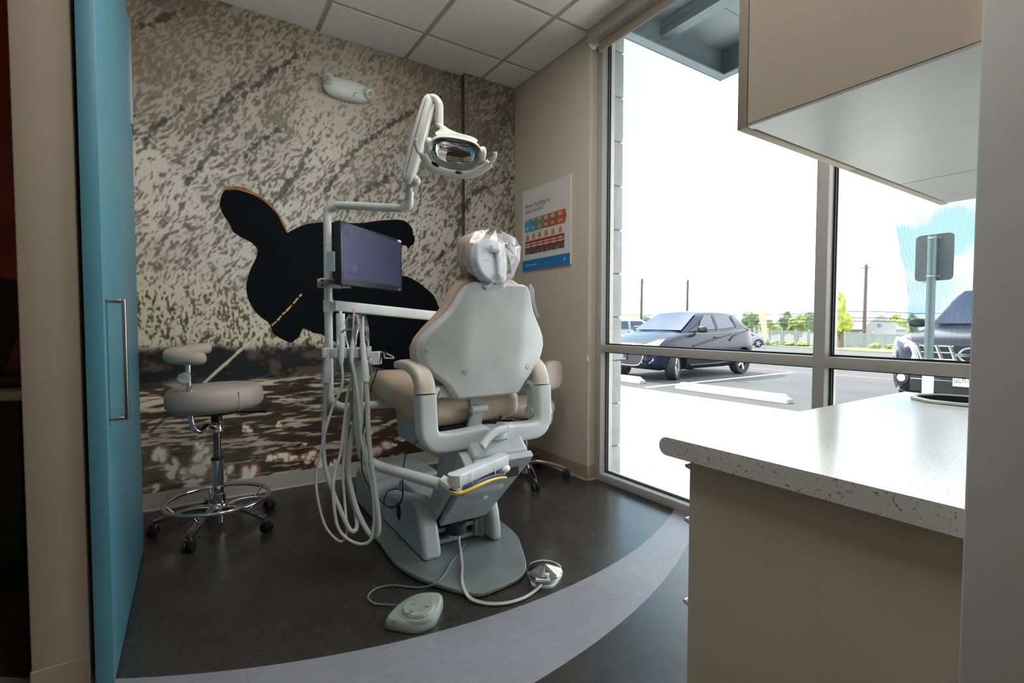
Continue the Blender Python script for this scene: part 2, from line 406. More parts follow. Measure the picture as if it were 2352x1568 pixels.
def print_colour(X, Z):
    """the picture printed on the mural: bank of bright reeds above glittering brown water"""
    n = X.shape
    big = vnoise(X*1.1+5, Z*1.1, 1, 3); med = vnoise(X*4, Z*4, 2, 3)
    ang = .9+.5*(big-.5); ca, sa = np.cos(.95), np.sin(.95)
    # diagonal flecks
    u = X*ca+Z*sa; w = -X*sa+Z*ca
    u = u+.02*(vnoise(X*9, Z*9, 3, 2)-.5); w = w+.05*(vnoise(X*7+3, Z*7, 4, 2)-.5)
    f1 = vnoise(u*27, w*84, 5, 2); f2 = vnoise(u*48+7, w*112, 6, 1); f3 = vnoise(X*80, Z*66, 7, 2)
    rg = lambda q: 1-np.abs(2*q-1)
    fl = .30*f1+.20*f2+.16*f3+.34*(rg(vnoise(u*15+3, w*48, 51, 2))*.62+.0*f3)+.10*rg(vnoise(X*34, Z*30, 52, 2))-.02
    # vertical reed strokes lower left
    rd = .45*vnoise(X*85, Z*36, 8, 2)+.30*vnoise(X*98, Z*70, 9, 1)+.25*rg(vnoise(X*44, Z*20, 53, 2))
    reed = sst(1.45, 1.05, Z+.22*(X-.3))*sst(1.9, .9, X)
    fl = fl*(1-reed)+rd*reed
    bright = np.clip(.55+.9*(med-.5)+.9*(big-.5)+.30*sst(2.75, 1.9, Z)-.30*sst(1.1, 2.0, X)+.15*sst(.1, .9, X), 0, 1.2)
    th = .60-.12*bright
    m1 = (sst(th-.06, th+.09, fl)*np.clip(.34+.6*bright+.3*reed, 0, 1))[..., None]; dk = (sst(.42, .30, fl)*np.clip(1.15-.5*bright, .3, 1))[..., None]
    warm = sst(1.9, 2.7, Z)[..., None]; lo2 = vnoise(X*2.3+4, Z*2.3+9, 31, 3)[..., None]
    bg = (L3(126, 118, 106)*(1-warm)+L3(146, 132, 112)*warm)*(.60+.8*lo2)
    right = sst(1.2, 1.9, X)[..., None]*(1-.4*warm); bg = bg*(1-right)+right*L3(106, 97, 88)*(.6+.8*lo2)
    wh = L3(224, 218, 206)*(1-.6*warm)+L3(190, 176, 154)*(.6*warm)
    wh = wh*(1-.5*right)+L3(166, 156, 142)*.5*right
    g_ = (reed*(.5+.7*vnoise(X*3+9, Z*3, 11, 2)))[..., None].clip(0, 1); bg = bg*(1-g_)+L3(92, 88, 42)*g_*(.6+.8*vnoise(X*20, Z*12, 12, 2)[..., None])
    wh = wh*(1-g_*.55)+L3(206, 202, 160)*g_*.55
    C = bg*(1-m1)+wh*m1
    C = C*(1-.5*dk)+L3(62, 54, 42)*.5*dk
    blu = sst(.66, .75, vnoise(u*3.5+2, w*9, 13, 3))[..., None]*(1-m1)*(1-reed[..., None]); C = C*(1-.35*blu)+L3(66, 66, 84)*.35*blu
    # long dark diagonal strokes
    def stroke(C, pts, wd, col, amt, rough=.05):
        d = np.full(n, 9.)
        P = [wp(*p) for p in pts]
        for (a, b_) in zip(P, P[1:]):
            vx, vz = b_[0]-a[0], b_[1]-a[1]; t_ = np.clip(((X-a[0])*vx+(Z-a[1])*vz)/(vx*vx+vz*vz), 0, 1)
            d = np.minimum(d, np.hypot(X-a[0]-t_*vx, Z-a[1]-t_*vz))
        k = (sst(wd, wd*.2, d+rough*(vnoise(X*34, Z*34, 14, 2)-.5))*amt)[..., None]
        return C*(1-k)+col*k
    for pts in (((560, 220), (620, 170), (680, 130)), ((745, 440), (790, 380), (850, 315), (960, 250), (1010, 225)), ((1062, 500), (1090, 450), (1150, 425), (1183, 415)),
                ((330, 60), (380, 40), (430, 15)), ((560, 365), (600, 320), (640, 300)), ((330, 340), (350, 300), (420, 250)), ((470, 280), (520, 225), (560, 190)),
                ((800, 480), (850, 430), (900, 400)), ((1000, 600), (1040, 560), (1062, 500)), ((620, 480), (680, 400), (720, 330)), ((430, 420), (470, 370), (500, 340))):
        C = stroke(C, pts, .020, L3(48, 44, 44), .8)
    # dark bank
    zb = .80+.05*(vnoise(X*5, X*0, 15, 3)-.5)
    bank = (sst(zb+.16, zb+.10, Z+.07*(vnoise(X*14, Z*14, 16, 3)-.5)))[..., None]
    bc = L3(20, 22, 26)+(L3(88, 74, 60)-L3(20, 22, 26))*sst(.5, .75, vnoise(X*16, Z*22, 17, 4))[..., None]
    rk = (sst(.8, 1.1, X)*.6)[..., None]; bc = bc*(1-rk)+L3(96, 100, 112)*rk*(.4+vnoise(X*18, Z*18, 18, 3)[..., None])
    C = C*(1-bank)+bc*bank
    # water
    zz = Z+.012*(vnoise(X*4, Z*10, 19, 2)-.5)+.05*(X-.6)*0
    wt = sst(.745, .70, Z+.03*(vnoise(X*6, Z*20, 20, 2)-.5))[..., None]
    s1 = vnoise(X*5.5, zz*42, 21, 3, .6); s2 = vnoise(X*11+4, zz*75, 22, 3, .6); st = .55*s1+.45*s2
    dp = sst(.70, .15, Z); lo = vnoise(X*2.2, zz*7, 23, 3)
    cl = sst(.55, .1, X)[..., None]
    wbase = L3(74, 62, 44)*(1-dp[..., None])+(L3(64, 40, 28)*(1-cl)+L3(104, 94, 80)*cl)*dp[..., None]
    wbase = wbase*(.5+1.0*lo[..., None])
    gt = sst(.49+.03*dp+.05*sst(.3, 1.2, X)*dp, .63, st)[..., None]; wc = wbase*(1-gt)+(L3(226, 212, 186)*(1-.45*dp[..., None])+L3(150, 126, 104)*.45*dp[..., None])*gt
    dk = sst(.40, .30, st)[..., None]; wc = wc*(1-.8*dk)+L3(30, 20, 22)*.8*dk
    nb = (sst(.58, .7, vnoise(X*4+8, zz*26, 24, 3))*sst(.5, 1.1, X)*.8)[..., None]; wc = wc*(1-nb)+L3(40, 40, 66)*nb
    C = C*(1-wt)+wc*wt
    # sparkles: white core with a golden rim
    sp = [(652, 1050, .085, .03), (618, 1053, .03, .022), (672, 1052, .03, .02), (706, 1053, .028, .022), (715, 1044, .03, .03), (737, 1062, .03, .045), (578, 1085, .038, .05), (522, 1092, .03, .045), (400, 1078, .045, .055), (425, 1085, .045, .05),
          (455, 1065, .06, .07), (465, 1040, .05, .05), (860, 1032, .075, .04), (880, 1025, .06, .03), (905, 1021, .025, .018), (855, 993, .014, .014), (770, 1062, .02, .04), (570, 985, .03, .03), (458, 1023, .03, .03), (360, 1045, .04, .05), (600, 1100, .03, .02),
          (640, 975, .02, .02), (440, 1110, .05, .03), (360, 1122, .03, .02), (700, 1020, .018, .012), (800, 1040, .03, .02), (830, 1045, .03, .035), (540, 1110, .03, .02), (930, 1010, .03, .01), (985, 1000, .04, .012)]
    rs = np.random.RandomState(5)
    for (px, py, a, c) in sp:
        x_, z_ = wp(px, py); warmk = np.clip((x_-.05)/.4, 0, 1); d = np.full(n, 9.)
        for k in range(7):
            ox, oz = rs.normal(0, .42, 2); rr = rs.uniform(.28, .62)
            d = np.minimum(d, np.hypot((X-x_-ox*a)/a, (Z-z_-oz*c)/c)/rr)
        d = d+.9*(vnoise(X*34, Z*40, 25, 3)-.5)
        rim = sst(1.9, .85, d)[..., None]; core = sst(1.15, .6, d)[..., None]
        C = C*(1-rim)+(L3(186, 112, 24)*warmk+L3(172, 158, 130)*(1-warmk))*rim
        C = C*(1-core)+L3(250, 246, 236)*core
    # rope
    C = stroke(C, ((470, 878), (560, 797), (640, 730)), .013, L3(226, 216, 200), 1, .008); C = stroke(C, ((345, 992), (392, 946)), .012, L3(60, 54, 48), .8, .008)
    return C
mural_m = None
t = NT('mural_print'); va = t.n('ShaderNodeVertexColor', layer_name='print'); v = t.coords()
nz = t.noise(v, 120, 2); colr = t.mix(.25, va.outputs[0], t.mix(nz, (.0, .0, .0, 1), va.outputs[0])); mural_m = t.pbr(va.outputs[0], .55, 0, 0)
ink = M('mural_print_black', (17, 18, 22), .85, var=.1, scale=2, spec=.12)
glow = M('mural_print_rim', (150, 92, 32), .5, var=.2, scale=20)
gold = M('mural_print_gold', (206, 172, 110), .5, var=.25, scale=40)
def mural():
    st = .0046; vs = []; fs = []; cols = []
    def panel(pos, us, zs):
        o = sum(len(q) for q in vs); U, Z = np.meshgrid(us, zs)
        P, Xp = pos(U, Z); vs.append(P.reshape(-1, 3)); cols.append(print_colour(Xp, Z).reshape(-1, 3))
        w, h = len(us), len(zs); i = np.arange((h-1)*(w-1)); a = o+(i//(w-1))*w+i % (w-1)
        fs.append(np.stack([a, a+1, a+w+1, a+w], 1))
    zs = np.arange(.1016, H+st, st); zs[-1] = H-.001
    panel(lambda U, Z: (np.stack([U, U*0+YB, Z], -1), U), np.arange(-.268, XJ+st, st).clip(None, XJ), zs)
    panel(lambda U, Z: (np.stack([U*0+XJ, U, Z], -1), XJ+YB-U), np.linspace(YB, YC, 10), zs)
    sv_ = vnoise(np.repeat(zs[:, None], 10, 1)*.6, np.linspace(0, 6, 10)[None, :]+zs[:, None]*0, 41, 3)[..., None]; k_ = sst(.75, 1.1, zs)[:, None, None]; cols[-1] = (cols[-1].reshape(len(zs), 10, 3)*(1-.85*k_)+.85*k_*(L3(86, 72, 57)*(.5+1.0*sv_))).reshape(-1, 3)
    panel(lambda U, Z: (np.stack([U, U*0+YC, Z], -1), U+.05), np.arange(XJ, XR+st, st).clip(None, XR-.001), zs)
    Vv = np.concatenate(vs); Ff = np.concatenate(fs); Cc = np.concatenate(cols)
    sil = [(405, 175), (415, 140), (440, 116), (490, 112), (545, 127), (590, 142), (640, 180), (675, 215), (700, 255), (720, 290), (738, 335), (760, 325), (830, 295), (920, 283), (1000, 285), (1100, 288), (1180, 278), (1240, 272), (1310, 272), (1340, 285), (1365, 315), (1368, 340), (1378, 365), (1372, 390), (1355, 405), (1345, 415), (1330, 400), (1290, 410), (1270, 480), (1300, 550), (1330, 552), (1390, 580), (1440, 620), (1475, 655), (1500, 710), (1540, 760), (1560, 850), (1500, 960), (1400, 1015), (1280, 1022), (1180, 1008), (1090, 955), (930, 852), (880, 840), (850, 825), (825, 815), (815, 820), (800, 850), (770, 880), (750, 885), (720, 870), (690, 855), (665, 830), (655, 800), (640, 780), (610, 760), (580, 730), (555, 690), (540, 650), (535, 600), (545, 550), (560, 510), (580, 470), (592, 430), (585, 410), (560, 385), (520, 365), (480, 340), (465, 325), (450, 290), (425, 255), (410, 225), (402, 195)]
    sil = sm([wp(320+x/2.1776, 380+y/2.1776)+(0,) for x, y in sil], 3, True)
    extra_v = []; extra_f = []; mi = []
    def poly(P2, off, k):
        P = [(min(p[0], XJ-.002), YB-off, p[1]) for p in P2]; o = len(Vv)+len(extra_v)
        extra_v.extend(P); extra_f.append(list(range(o, o+len(P)))); mi.append(k)
    poly([(p.x, p.y) for p in sil], .0008, 1)
    hat = [(436, 122), (450, 108), (490, 104), (530, 110), (560, 126), (600, 150), (650, 185), (690, 232), (725, 290), (738, 335), (716, 296), (690, 245), (640, 192), (590, 156), (545, 138), (490, 122)]
    poly([(p.x, p.y) for p in sm([wp(320+x/2.1776, 380+y/2.1776)+(0,) for x, y in hat], 3, True)], .0014, 2)
    rp = [wp(320+x/2.1776, 380+y/2.1776) for x, y in ((662, 800), (690, 775), (715, 745), (735, 728), (770, 690), (800, 655), (815, 640))]
    for i in range(len(rp)-1):
        a, c = rp[i], rp[i+1]; dx, dz = c[0]-a[0], c[1]-a[1]; L = math.hypot(dx, dz); nx, nz_ = -dz/L*.006, dx/L*.006; e = .82
        poly([(a[0]-nx, a[1]-nz_), (a[0]+dx*e-nx*.7, a[1]+dz*e-nz_*.7), (a[0]+dx*e+nx*.7, a[1]+dz*e+nz_*.7), (a[0]+nx, a[1]+nz_)], .0014, 3)
    me = bpy.data.meshes.new('photo_mural'); nq = len(Ff)
    loops = np.concatenate([Ff.ravel()]+[np.array(q) for q in extra_f]); sizes = [4]*nq+[len(q) for q in extra_f]
    av = np.concatenate([Vv, np.array(extra_v)])
    me.vertices.add(len(av)); me.vertices.foreach_set('co', av.ravel()); me.loops.add(len(loops)); me.loops.foreach_set('vertex_index', loops.astype(np.int32))
    me.polygons.add(len(sizes)); me.polygons.foreach_set('loop_start', np.concatenate([[0], np.cumsum(sizes)[:-1]]).astype(np.int32))
    me.update(calc_edges=True)
    for q in (mural_m, ink, glow, gold): me.materials.append(q)
    me.polygons.foreach_set('material_index', [0]*nq+mi)
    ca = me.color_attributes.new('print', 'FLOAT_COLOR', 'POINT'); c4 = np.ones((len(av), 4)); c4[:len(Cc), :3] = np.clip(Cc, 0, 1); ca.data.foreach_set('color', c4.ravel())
    me.validate(); o = bpy.data.objects.new('photo_mural', me); COL.objects.link(o)
    tag(o, 'wall-sized photo mural of a dark figure in front of reeds and glittering water', 'mural')
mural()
# ================================================================== DENTAL CHAIR
CXX = 1.05
def K(t, *pts): return pts
chair = thing('dental_chair', 'light grey dental treatment chair with tan upholstery, seen from behind', 'dental chair', (CXX, 2.05, 0))
b = MB()
bp = [(oZ(*p, .02).x, oZ(*p, .02).y) for p in ((1142, 1190), (1185, 1225), (1200, 1260), (1208, 1290), (1207, 1310), (1190, 1328), (1150, 1346), (1110, 1361), (1090, 1362), (1060, 1357), (1000, 1340), (950, 1320), (905, 1290), (872, 1245))]
bp += [(.74, 2.42), (.80, 2.56), (1.05, 2.60), (1.30, 2.54), (1.38, 2.38)]
bp = sm([(x, y, 0) for x, y in bp], 3, True)
b.prism([(p.x, p.y, .004) for p in bp], (0, 0, .017)); b.build('base_plate', plate_m, chair, bevel=.004)
# base side covers
def cover(x0, x1, back):
    b = MB(); pr = [(back, 0.021), (back+.015, .08), (back+.04, .155), (back+.075, .225), (back+.11, .258), (back+.16, .268), (back+.28, .235), (2.53, .185), (2.56, .1), (2.56, .021)]
    if x0 > 1: pr = [(2.0, .021), (2.005, .09), (2.02, .16), (2.045, .215), (2.09, .25), (2.2, .25), (2.35, .19), (2.42, .021)]
    b.prism([(x0, y, z) for y, z in pr], (x1-x0, 0, 0)); return b.build('side_cover', plastic2, chair, bevel=.02, seg=4)
lc = cover(.835, .925, 1.985); cover(1.195, 1.25, 2.0)
b = MB(); b.ell((.834, 2.30, .152), (.006, .028, .045)); b.build('cover_plug', black, lc)
b = MB(); b.bx(.925, 1.19, 2.20, 2.55, .15, .222); b.build('base_top_cover', plastic2, chair, bevel=.012, seg=3)
b = MB(); b.bx(.925, 1.195, 2.10, 2.115, .03, .05); b.bx(.925, 1.195, 2.10, 2.112, .085, .105); b.bx(1.01, 1.025, 2.10, 2.113, .03, .1); b.bx(1.145, 1.17, 2.085, 2.12, .03, .115); b.cyl((1.185, 2.09, .022), (1.185, 2.09, .12), .014)
b.bx(.93, 1.19, 2.115, 2.2, .022, .05)
b.build('base_frame', plastic2, chair, bevel=.002)
b = MB(); b.bx(.93, 1.19, 2.13, 2.45, .05, .15); b.cyl((1.03, 2.06, .09), (1.03, 2.06, .14), .05); b.build('mechanism', dark, chair)
# lift arm
def pl(px, py):   # plane of the rear lift panel: bottom (Y 2.045, z .14) -> top (Y 1.693, z .51)
    n = V(0, .37, .352).normalized(); p0 = V(0, 2.045, .14); k = ray(px, py); return CAMP+k*((p0-CAMP).dot(n)/k.dot(n))
ha = .135
b = MB(); hexp = [(.938, 2.045, .14), (1.185, 2.045, .14), (1.05+.170, 1.73, .471), (1.05+.168, 1.693, .51), (1.05-.115, 1.693, .51), (1.05-.115, 1.73, .471)]
b.prism(hexp, (0, .022, .021)); lp = b.build('lift_panel', plastic2, chair, bevel=.006, seg=3)
b = MB(); b.prism([(p[0]*.96+.04*1.05, p[1]+.02, p[2]+.02) for p in hexp], (0, .10, .095)); b.build('lift_arm', plastic2, chair, bevel=.02, seg=3)
b = MB(); b.ell((1.07, 1.862, .306), (.016, .006, .008)); b.build('panel_dimple', plastic, lp)
# domed cap on the lift arm
b = MB(); R_ = .155; yc, zc = 1.845, .405; arc = [(yc-R_*math.cos(a), zc+R_*math.sin(a)) for a in np.linspace(math.radians(38), math.radians(180), 16)]
arc2 = [(yc-(R_-.014)*math.cos(a), zc+(R_-.014)*math.sin(a)) for a in np.linspace(math.radians(180), math.radians(38), 16)]
b.prism([(.905, y, z) for y, z in arc+arc2], (.11, 0, 0)); b.prism([(1.145, y, z) for y, z in arc+arc2], (.055, 0, 0))
arc3 = [(yc-R_*math.cos(a), zc+R_*math.sin(a)) for a in np.linspace(math.radians(78), math.radians(180), 12)]
arc4 = [(yc-(R_-.014)*math.cos(a), zc+(R_-.014)*math.sin(a)) for a in np.linspace(math.radians(180), math.radians(78), 12)]
b.prism([(1.015, y, z) for y, z in arc3+arc4], (.13, 0, 0))
cap = b.build('lift_cap', plastic, chair, bevel=.005)
b = MB()
for xx in (.962, 1.178):
    b.prism([(xx, y, z) for y, z in [(yc-(R_+.0012)*math.cos(a), zc+(R_+.0012)*math.sin(a)) for a in np.linspace(math.radians(40), math.radians(120), 14)]+[(yc-(R_-.004)*math.cos(a), zc+(R_-.004)*math.sin(a)) for a in np.linspace(math.radians(120), math.radians(40), 14)]], (.004, 0, 0))
b.split('cap_seam', dark, cap)
b = MB(); sp_ = [(2.075, .15), (1.735, .505)]+[(yc-R_*math.cos(a)*.99, zc+R_*math.sin(a)*.99) for a in np.linspace(math.radians(48), math.radians(175), 14)]+[(2.06, .30), (2.16, .17)]
b.prism([(.905, y, z) for y, z in sp_], (.028, 0, 0)); b.build('arm_side', plastic2, chair, bevel=.006)
b = MB(); b.bx(.94, 1.165, 1.83, 1.99, .33, .50); b.build('lift_knuckle', plastic2, chair, bevel=.03, seg=3)
b = MB(); b.bx(1.0, 1.17, 1.74, 1.80, .42, .51); b.build('cavity_parts', dark, chair)
# swivel
b = MB(); b.lathe([(.062, .535), (.062, .575), (.082, .578), (.092, .585), (.094, .605), (.088, .618), (0, .62)], (1.085, 1.845, 0), 40); b.cyl((1.085, 1.845, .5), (1.085, 1.845, .55), .075); b.build('swivel_hub', plastic, chair)
b = MB(); b.tube(sm([(1.115, 1.755, .628), (1.06, 1.742, .626), (1.01, 1.728, .605), (.975, 1.716, .578)], 5), .015, 14, sq=(.012, .017, .6), up=(0, 0, 1)); b.build('release_lever', plastic, chair)
# U shaped armrest bracket, two halves, and pads
for sg in (-1, 1):
    q = lambda x, y, z: (1.07+sg*x, y, z)
    path = sm([q(.288, 1.84, .79), q(.288, 1.837, .74), q(.287, 1.833, .68), q(.283, 1.83, .635), q(.262, 1.826, .603), q(.225, 1.822, .592), q(.16, 1.815, .594), q(.09, 1.808, .600), q(.03 if sg < 0 else .05, 1.80, .606)], 6)
    b = MB(); b.tube(path, .04, 20, sq=(.038, .040, .3), up=(0, 1, .01)); b.build('armrest_bracket', plastic, chair, smooth=50)
    path = sm([q(.288, 1.842, .792), q(.288, 1.85, .835), q(.292, 1.878, .872), q(.299, 1.93, .896), q(.306, 2.0, .902), q(.308, 2.06, .896)], 6)
    b = MB(); b.tube(path, .04, 20, sq=lambda t: (.038-.021*t, .040-.008*t, .5), up=(1, 0, 0)); b.build('armrest_pad', M('armrest_tan_plastic', (200, 190, 176), .42), chair, smooth=50)
    b = MB(); b.tube(sm([q(.215, 1.90, .78), q(.235, 1.87, .80), q(.252, 1.86, .76), q(.253, 1.86, .69)], 5), .02, 14, sq=(.012, .028, .5), up=(0, 1, 0)); b.cyl(q(.236, 1.86, .665), q(.268, 1.86, .665), .03, 24); b.bx(*sorted((1.07+sg*.11, 1.07+sg*.232)), 1.875, 1.905, .765, .815)
    b.build('back_hinge', plastic2, chair, bevel=.004)
# seat
def slab(rows, n=28, e=.45):
    rings = []
    for (y, zc_, hw, hh, bow) in rows:
        ring = []
        for j in range(n):
            th = 2*PI*(j+.5)/n; c, s_ = math.cos(th), math.sin(th)
            x = hw*math.copysign(abs(c)**e, c); ring.append(V(CXX+x, y, zc_+hh*math.copysign(abs(s_)**e, s_)+bow*(x/.28)**2))
        rings.append(ring)
    return rings
b = MB(); b.loft(slab([(1.905, .70, .20, .02, 0), (1.92, .70, .245, .06, 0), (1.96, .695, .262, .082, 0), (2.1, .70, .274, .085, .02), (2.25, .715, .28, .085, .03), (2.4, .735, .282, .085, .03), (2.52, .755, .275, .075, .02), (2.6, .765, .26, .055, .01), (2.64, .765, .235, .03, 0)]))
b.build('seat_cushion', vinyl, chair, smooth=60, sub=1)
b = MB(); b.loft(slab([(2.60, .755, .18, .03, 0), (2.64, .75, .22, .045, 0), (2.8, .725, .215, .05, 0), (3.0, .66, .20, .05, 0), (3.15, .60, .17, .045, 0), (3.2, .585, .13, .025, 0)])); b.build('leg_rest', vinyl, chair, smooth=60, sub=1)
b = MB(); b.prism([(.862, y, z) for y, z in ((2.41, .645), (2.38, .505), (2.08, .50), (1.92, .50), (1.92, .60), (2.1, .60))], (.376, 0, 0)); b.build('seat_pan', plastic2, chair, bevel=.01)
b = MB(); b.bx(.90, 1.2, 1.93, 2.3, .575, .625)
for xx in (.95, 1.13):
    b.tube([(xx, 1.91, .63), (xx+.035, 1.91, .63), (xx+.035, 1.91, .60), (xx, 1.91, .60)], .004, 6, True); b.cyl((xx+.055, 1.91, .56), (xx+.055, 1.91, .65), .007)
b.build('seat_frame', dark, chair)
b = MB(); b.tube([(.565, 2.49, .665), (.62, 2.47, .662)], .02); b = MB()
# backrest shell: profile rows (z, half width), centre panel raised towards the rear
CXB = 1.085
rows = [(.755, .142), (.765, .162), (.787, .180), (.818, .202), (.845, .236), (.872, .270), (.902, .298), (.938, .315), (.978, .321), (1.018, .305), (1.057, .274), (1.092, .240), (1.13, .207), (1.17, .184), (1.215, .162), (1.235, .146), (1.246, .126)]
yb = lambda z: 1.842-.20*(z-.757)
def shellpt(s_, hw, z, k=0):
    a = abs(s_); x = max(0, a-.128); sl_ = .37*float(sst(.75, .93, np.array(z))); d = sl_*(math.sqrt(x*x+.0004)-.02)+.022*float(sst(.91, 1.0, np.array(a/hw)))**2
    return V(CXB+s_, yb(z)+d+k, z)
n = 40; F_, B_ = [], []
for (z, hw) in rows:
    ss = [hw*math.sin(PI/2*(-1+2*j/n)) for j in range(n+1)]
    F_.append([shellpt(s_, hw, z) for s_ in ss]); B_.append([shellpt(s_, hw*.97, z, .022) for s_ in ss])
F_[0] = [p+V(0, .02, .0) for p in F_[0]]; F_[-1] = [p+V(0, .015, 0) for p in F_[-1]]
rings = [F_[i]+B_[i][::-1] for i in range(len(rows))]
b = MB(); b.loft(rings); shell = b.build('back_shell', plastic, chair, smooth=50)
ins = []
for (px, py) in ((984, 800), (1247, 792), (1070, 852), (1209, 842)):
    b = MB(); k = ray(px, py); bz = None
    for D in np.linspace(1.6, 2.3, 700):
        p = CAMP+k*D; hw = np.interp(p.z, [q[0] for q in rows], [q[1] for q in rows])
        if p.y >= shellpt(p.x-CXB, hw, p.z).y-.0005: bz = p; break
    if bz is None: continue
    Mr = Matrix.Rotation(PI/2, 3, 'X')
    b.lathe([(.0125, -.002), (.0125, .0012), (.0085, .0016), (.0075, -.0005), (0, -.0005)], bz, 20, Mr); b.k = 1; b.lathe([(.0055, 0), (.005, .003), (0, .0035)], bz, 14, Mr)
    b.build('screw', [plastic2, chrome], shell)
# back cushion
rings = []
for (z, hw) in rows:
    g = 1.04; hw2 = hw+.012; zz = z+(z-1.0)*.04; ring = []
    for j in range(32):
        th = 2*PI*(j+.5)/32; c, s_ = math.cos(th), math.sin(th); x = hw2*math.copysign(abs(c)**.45, c)
        ring.append(V(CXB+x, yb(z)+.102+.045*math.copysign(abs(s_)**.6, s_)+.02*(x/.3)**2, zz))
    rings.append(ring)
f0 = [V(CXB+(p.x-CXB)*.85, .5*p.y+.5*(yb(.757)+.1), p.z-.012) for p in rings[0]]; f1_ = [V(CXB+(p.x-CXB)*.85, .5*p.y+.5*(yb(1.256)+.1), p.z+.014) for p in rings[-1]]
b = MB(); b.loft([f0]+rings+[f1_]); cush = b.build('back_cushion', vinyl, chair, smooth=60)
def onY_(px, py, y): return oY(px, py, y)
b = MB()
for i, (ch, px, py) in enumerate((('6', 1041, 717), ('3', 1046, 706), ('C', 1050, 696), ('6', 1054, 687), ('-', 1061, 673))):
    p = at(px, py, 2.075); b.text(ch, .018, p, V(.45, -.25, .85), V(-.82, .35, .35), 'CENTER')
b.split('sticker_digit', black, cush, smooth=0)
b = MB(); b.bx(1.02, 1.08, 1.90, 1.93, .62, .775); b.cyl((1.01, 1.875, .70), (1.09, 1.875, .70), .017); b.tube([(1.05, 1.87, .70), (1.03, 1.90, .62)], .022, 12, sq=(.03, .008, .4), up=(0, 1, .5)); b.build('back_link', plastic2, chair, bevel=.003)
# headrest
b = MB(); Mr = Matrix.Rotation(-.12, 3, 'X') @ Matrix.Rotation(.25, 3, 'Z'); hc = at(1128, 592, 2.07)
b.ell(hc+V(-.012, .05, .008), (.118, .062, .094), .55, .6, Mr, 40, 24); b.build('headrest_cushion', vinyl, chair)
b = MB(); hb = at(1128, 597, 2.0); u_ = Mr @ V(1, 0, 0); n_ = Mr @ V(0, -1, 0); up_ = Mr @ V(0, 0, 1)
pr = sm([(-.080, 0, -.005), (-.070, 0, .045), (-.038, 0, .080), (.02, 0, .092), (.068, 0, .080), (.088, 0, .05), (.092, 0, -.05), (.082, 0, -.082), (.02, 0, -.088), (-.03, 0, -.078), (-.068, 0, -.045)], 4, True)
b.prism([hb+u_*p.x+up_*p.z for p in pr], -n_*.045); hbk = b.build('headrest_back', plastic, chair, bevel=.009, seg=3)
b = MB(); b.bx(0, 0, 0, 0, 0, 0); b = MB()
b.tube([hb+u_*-.012+up_*.043+n_*.014, hb+u_*.032+up_*.043+n_*.014], .014, 18); b.tube([hb+u_*.036+up_*.045+n_*.004, hb+u_*.042+up_*-.07+n_*.004], .010, 16, sq=(.016, .008, .5), up=n_); b.tube([hb+u_*.022+up_*-.07+n_*.012, hb+u_*.045+up_*-.07+n_*.012], .014, 18)
b.build('headrest_pivot', plastic, hbk)
b = MB(); b.tube([hb+up_*-.09+n_*-.02, V(1.055, 1.80, 1.2)], .02, 12, sq=(.03, .008, .5), up=(0, 1, 0)); b.build('headrest_stem', steel, chair)
# loose hose pair + round foot disc, and grey foot control
t = NT('clear_plastic'); tr = t.n('ShaderNodeBsdfTransparent'); tr.inputs[0].default_value = (.95, .95, .97, 1); gl = t.n('ShaderNodeBsdfGlossy'); gl.inputs['Roughness'].default_value = .12; df = t.n('ShaderNodeBsdfTranslucent'); df.inputs[0].default_value = (.8, .8, .84, 1)
lw = t.n('ShaderNodeLayerWeight'); lw.inputs[0].default_value = .3; ns = t.noise(t.coords((1, .6, .3)), 16, 0); ns2 = t.noise(t.coords((.4, 1, 1), (.6, .9, .3)), 14, 0)
gl_ = lambda q, w_: t.math('LESS_THAN', t.math('ABSOLUTE', t.math('SUBTRACT', q, .5)), w_)  # thin noise lines painted in as glints on the plastic
f = t.math('ADD', t.math('MULTIPLY', lw.outputs['Fresnel'], .5), t.math('MULTIPLY', t.math('MAXIMUM', gl_(ns, .008), gl_(ns2, .006)), .42)); f = t.math('ADD', f, .05)
m1 = t.n('ShaderNodeMixShader'); m2 = t.n('ShaderNodeMixShader'); m1.inputs[0].default_value = .45; t.l(gl.outputs[0], m1.inputs[1]); t.l(df.outputs[0], m1.inputs[2]); t.l(f, m2.inputs[0]); t.l(tr.outputs[0], m2.inputs[1]); t.l(m1.outputs[0], m2.inputs[2]); t.l(m2.outputs[0], t.out.inputs[0]); clear_m = t.m
def crumple(mb, amp, sc, seed): mb.v = [p+mnoise.noise_vector(p*sc+V(seed, 0, 0))*amp for p in mb.v]; return mb
b = MB(); bc_ = at(1131, 595, 2.02); oc = [(-.006, 0), (.055, 0)]
rings = []
for (zz, sx_, sy_) in ((-.122, .028, .03), (-.10, .07, .06), (-.06, .130, .10), (0, .142, .115), (.05, .140, .11), (.09, .122, .09), (.114, .06, .05)):
    rings.append([bc_+u_*(sx_*math.cos(2*PI*j/20)*1.0)+V(0, 1, 0)*(sy_*math.sin(2*PI*j/20))+up_*zz for j in range(20)])
b.loft(rings); crumple(b, .030, 13, 8); b.f = [q for q in b.f if len(q) < 9]; b.mi = [0]*len(b.f)
tag(b.build('plastic_headrest_cover', clear_m, smooth=0), 'crumpled clear plastic bag over the chair headrest', 'plastic cover')
b = MB(); pts = [(1218, 655), (1222, 651), (1229, 664), (1233, 690), (1237, 712), (1244, 729), (1236, 728), (1230, 712), (1222, 680)]
P = [at(x-3, y, 2.10) for x, y in pts]; b.prism(P, fw*.003); crumple(b, .006, 20, 5)
frost = M('frosted_sheet', (205, 206, 214), .3)
tag(b.build('plastic_sheet', frost, smooth=0), 'small frosted plastic sheet hanging at the right edge of the chair back', 'plastic sheet')
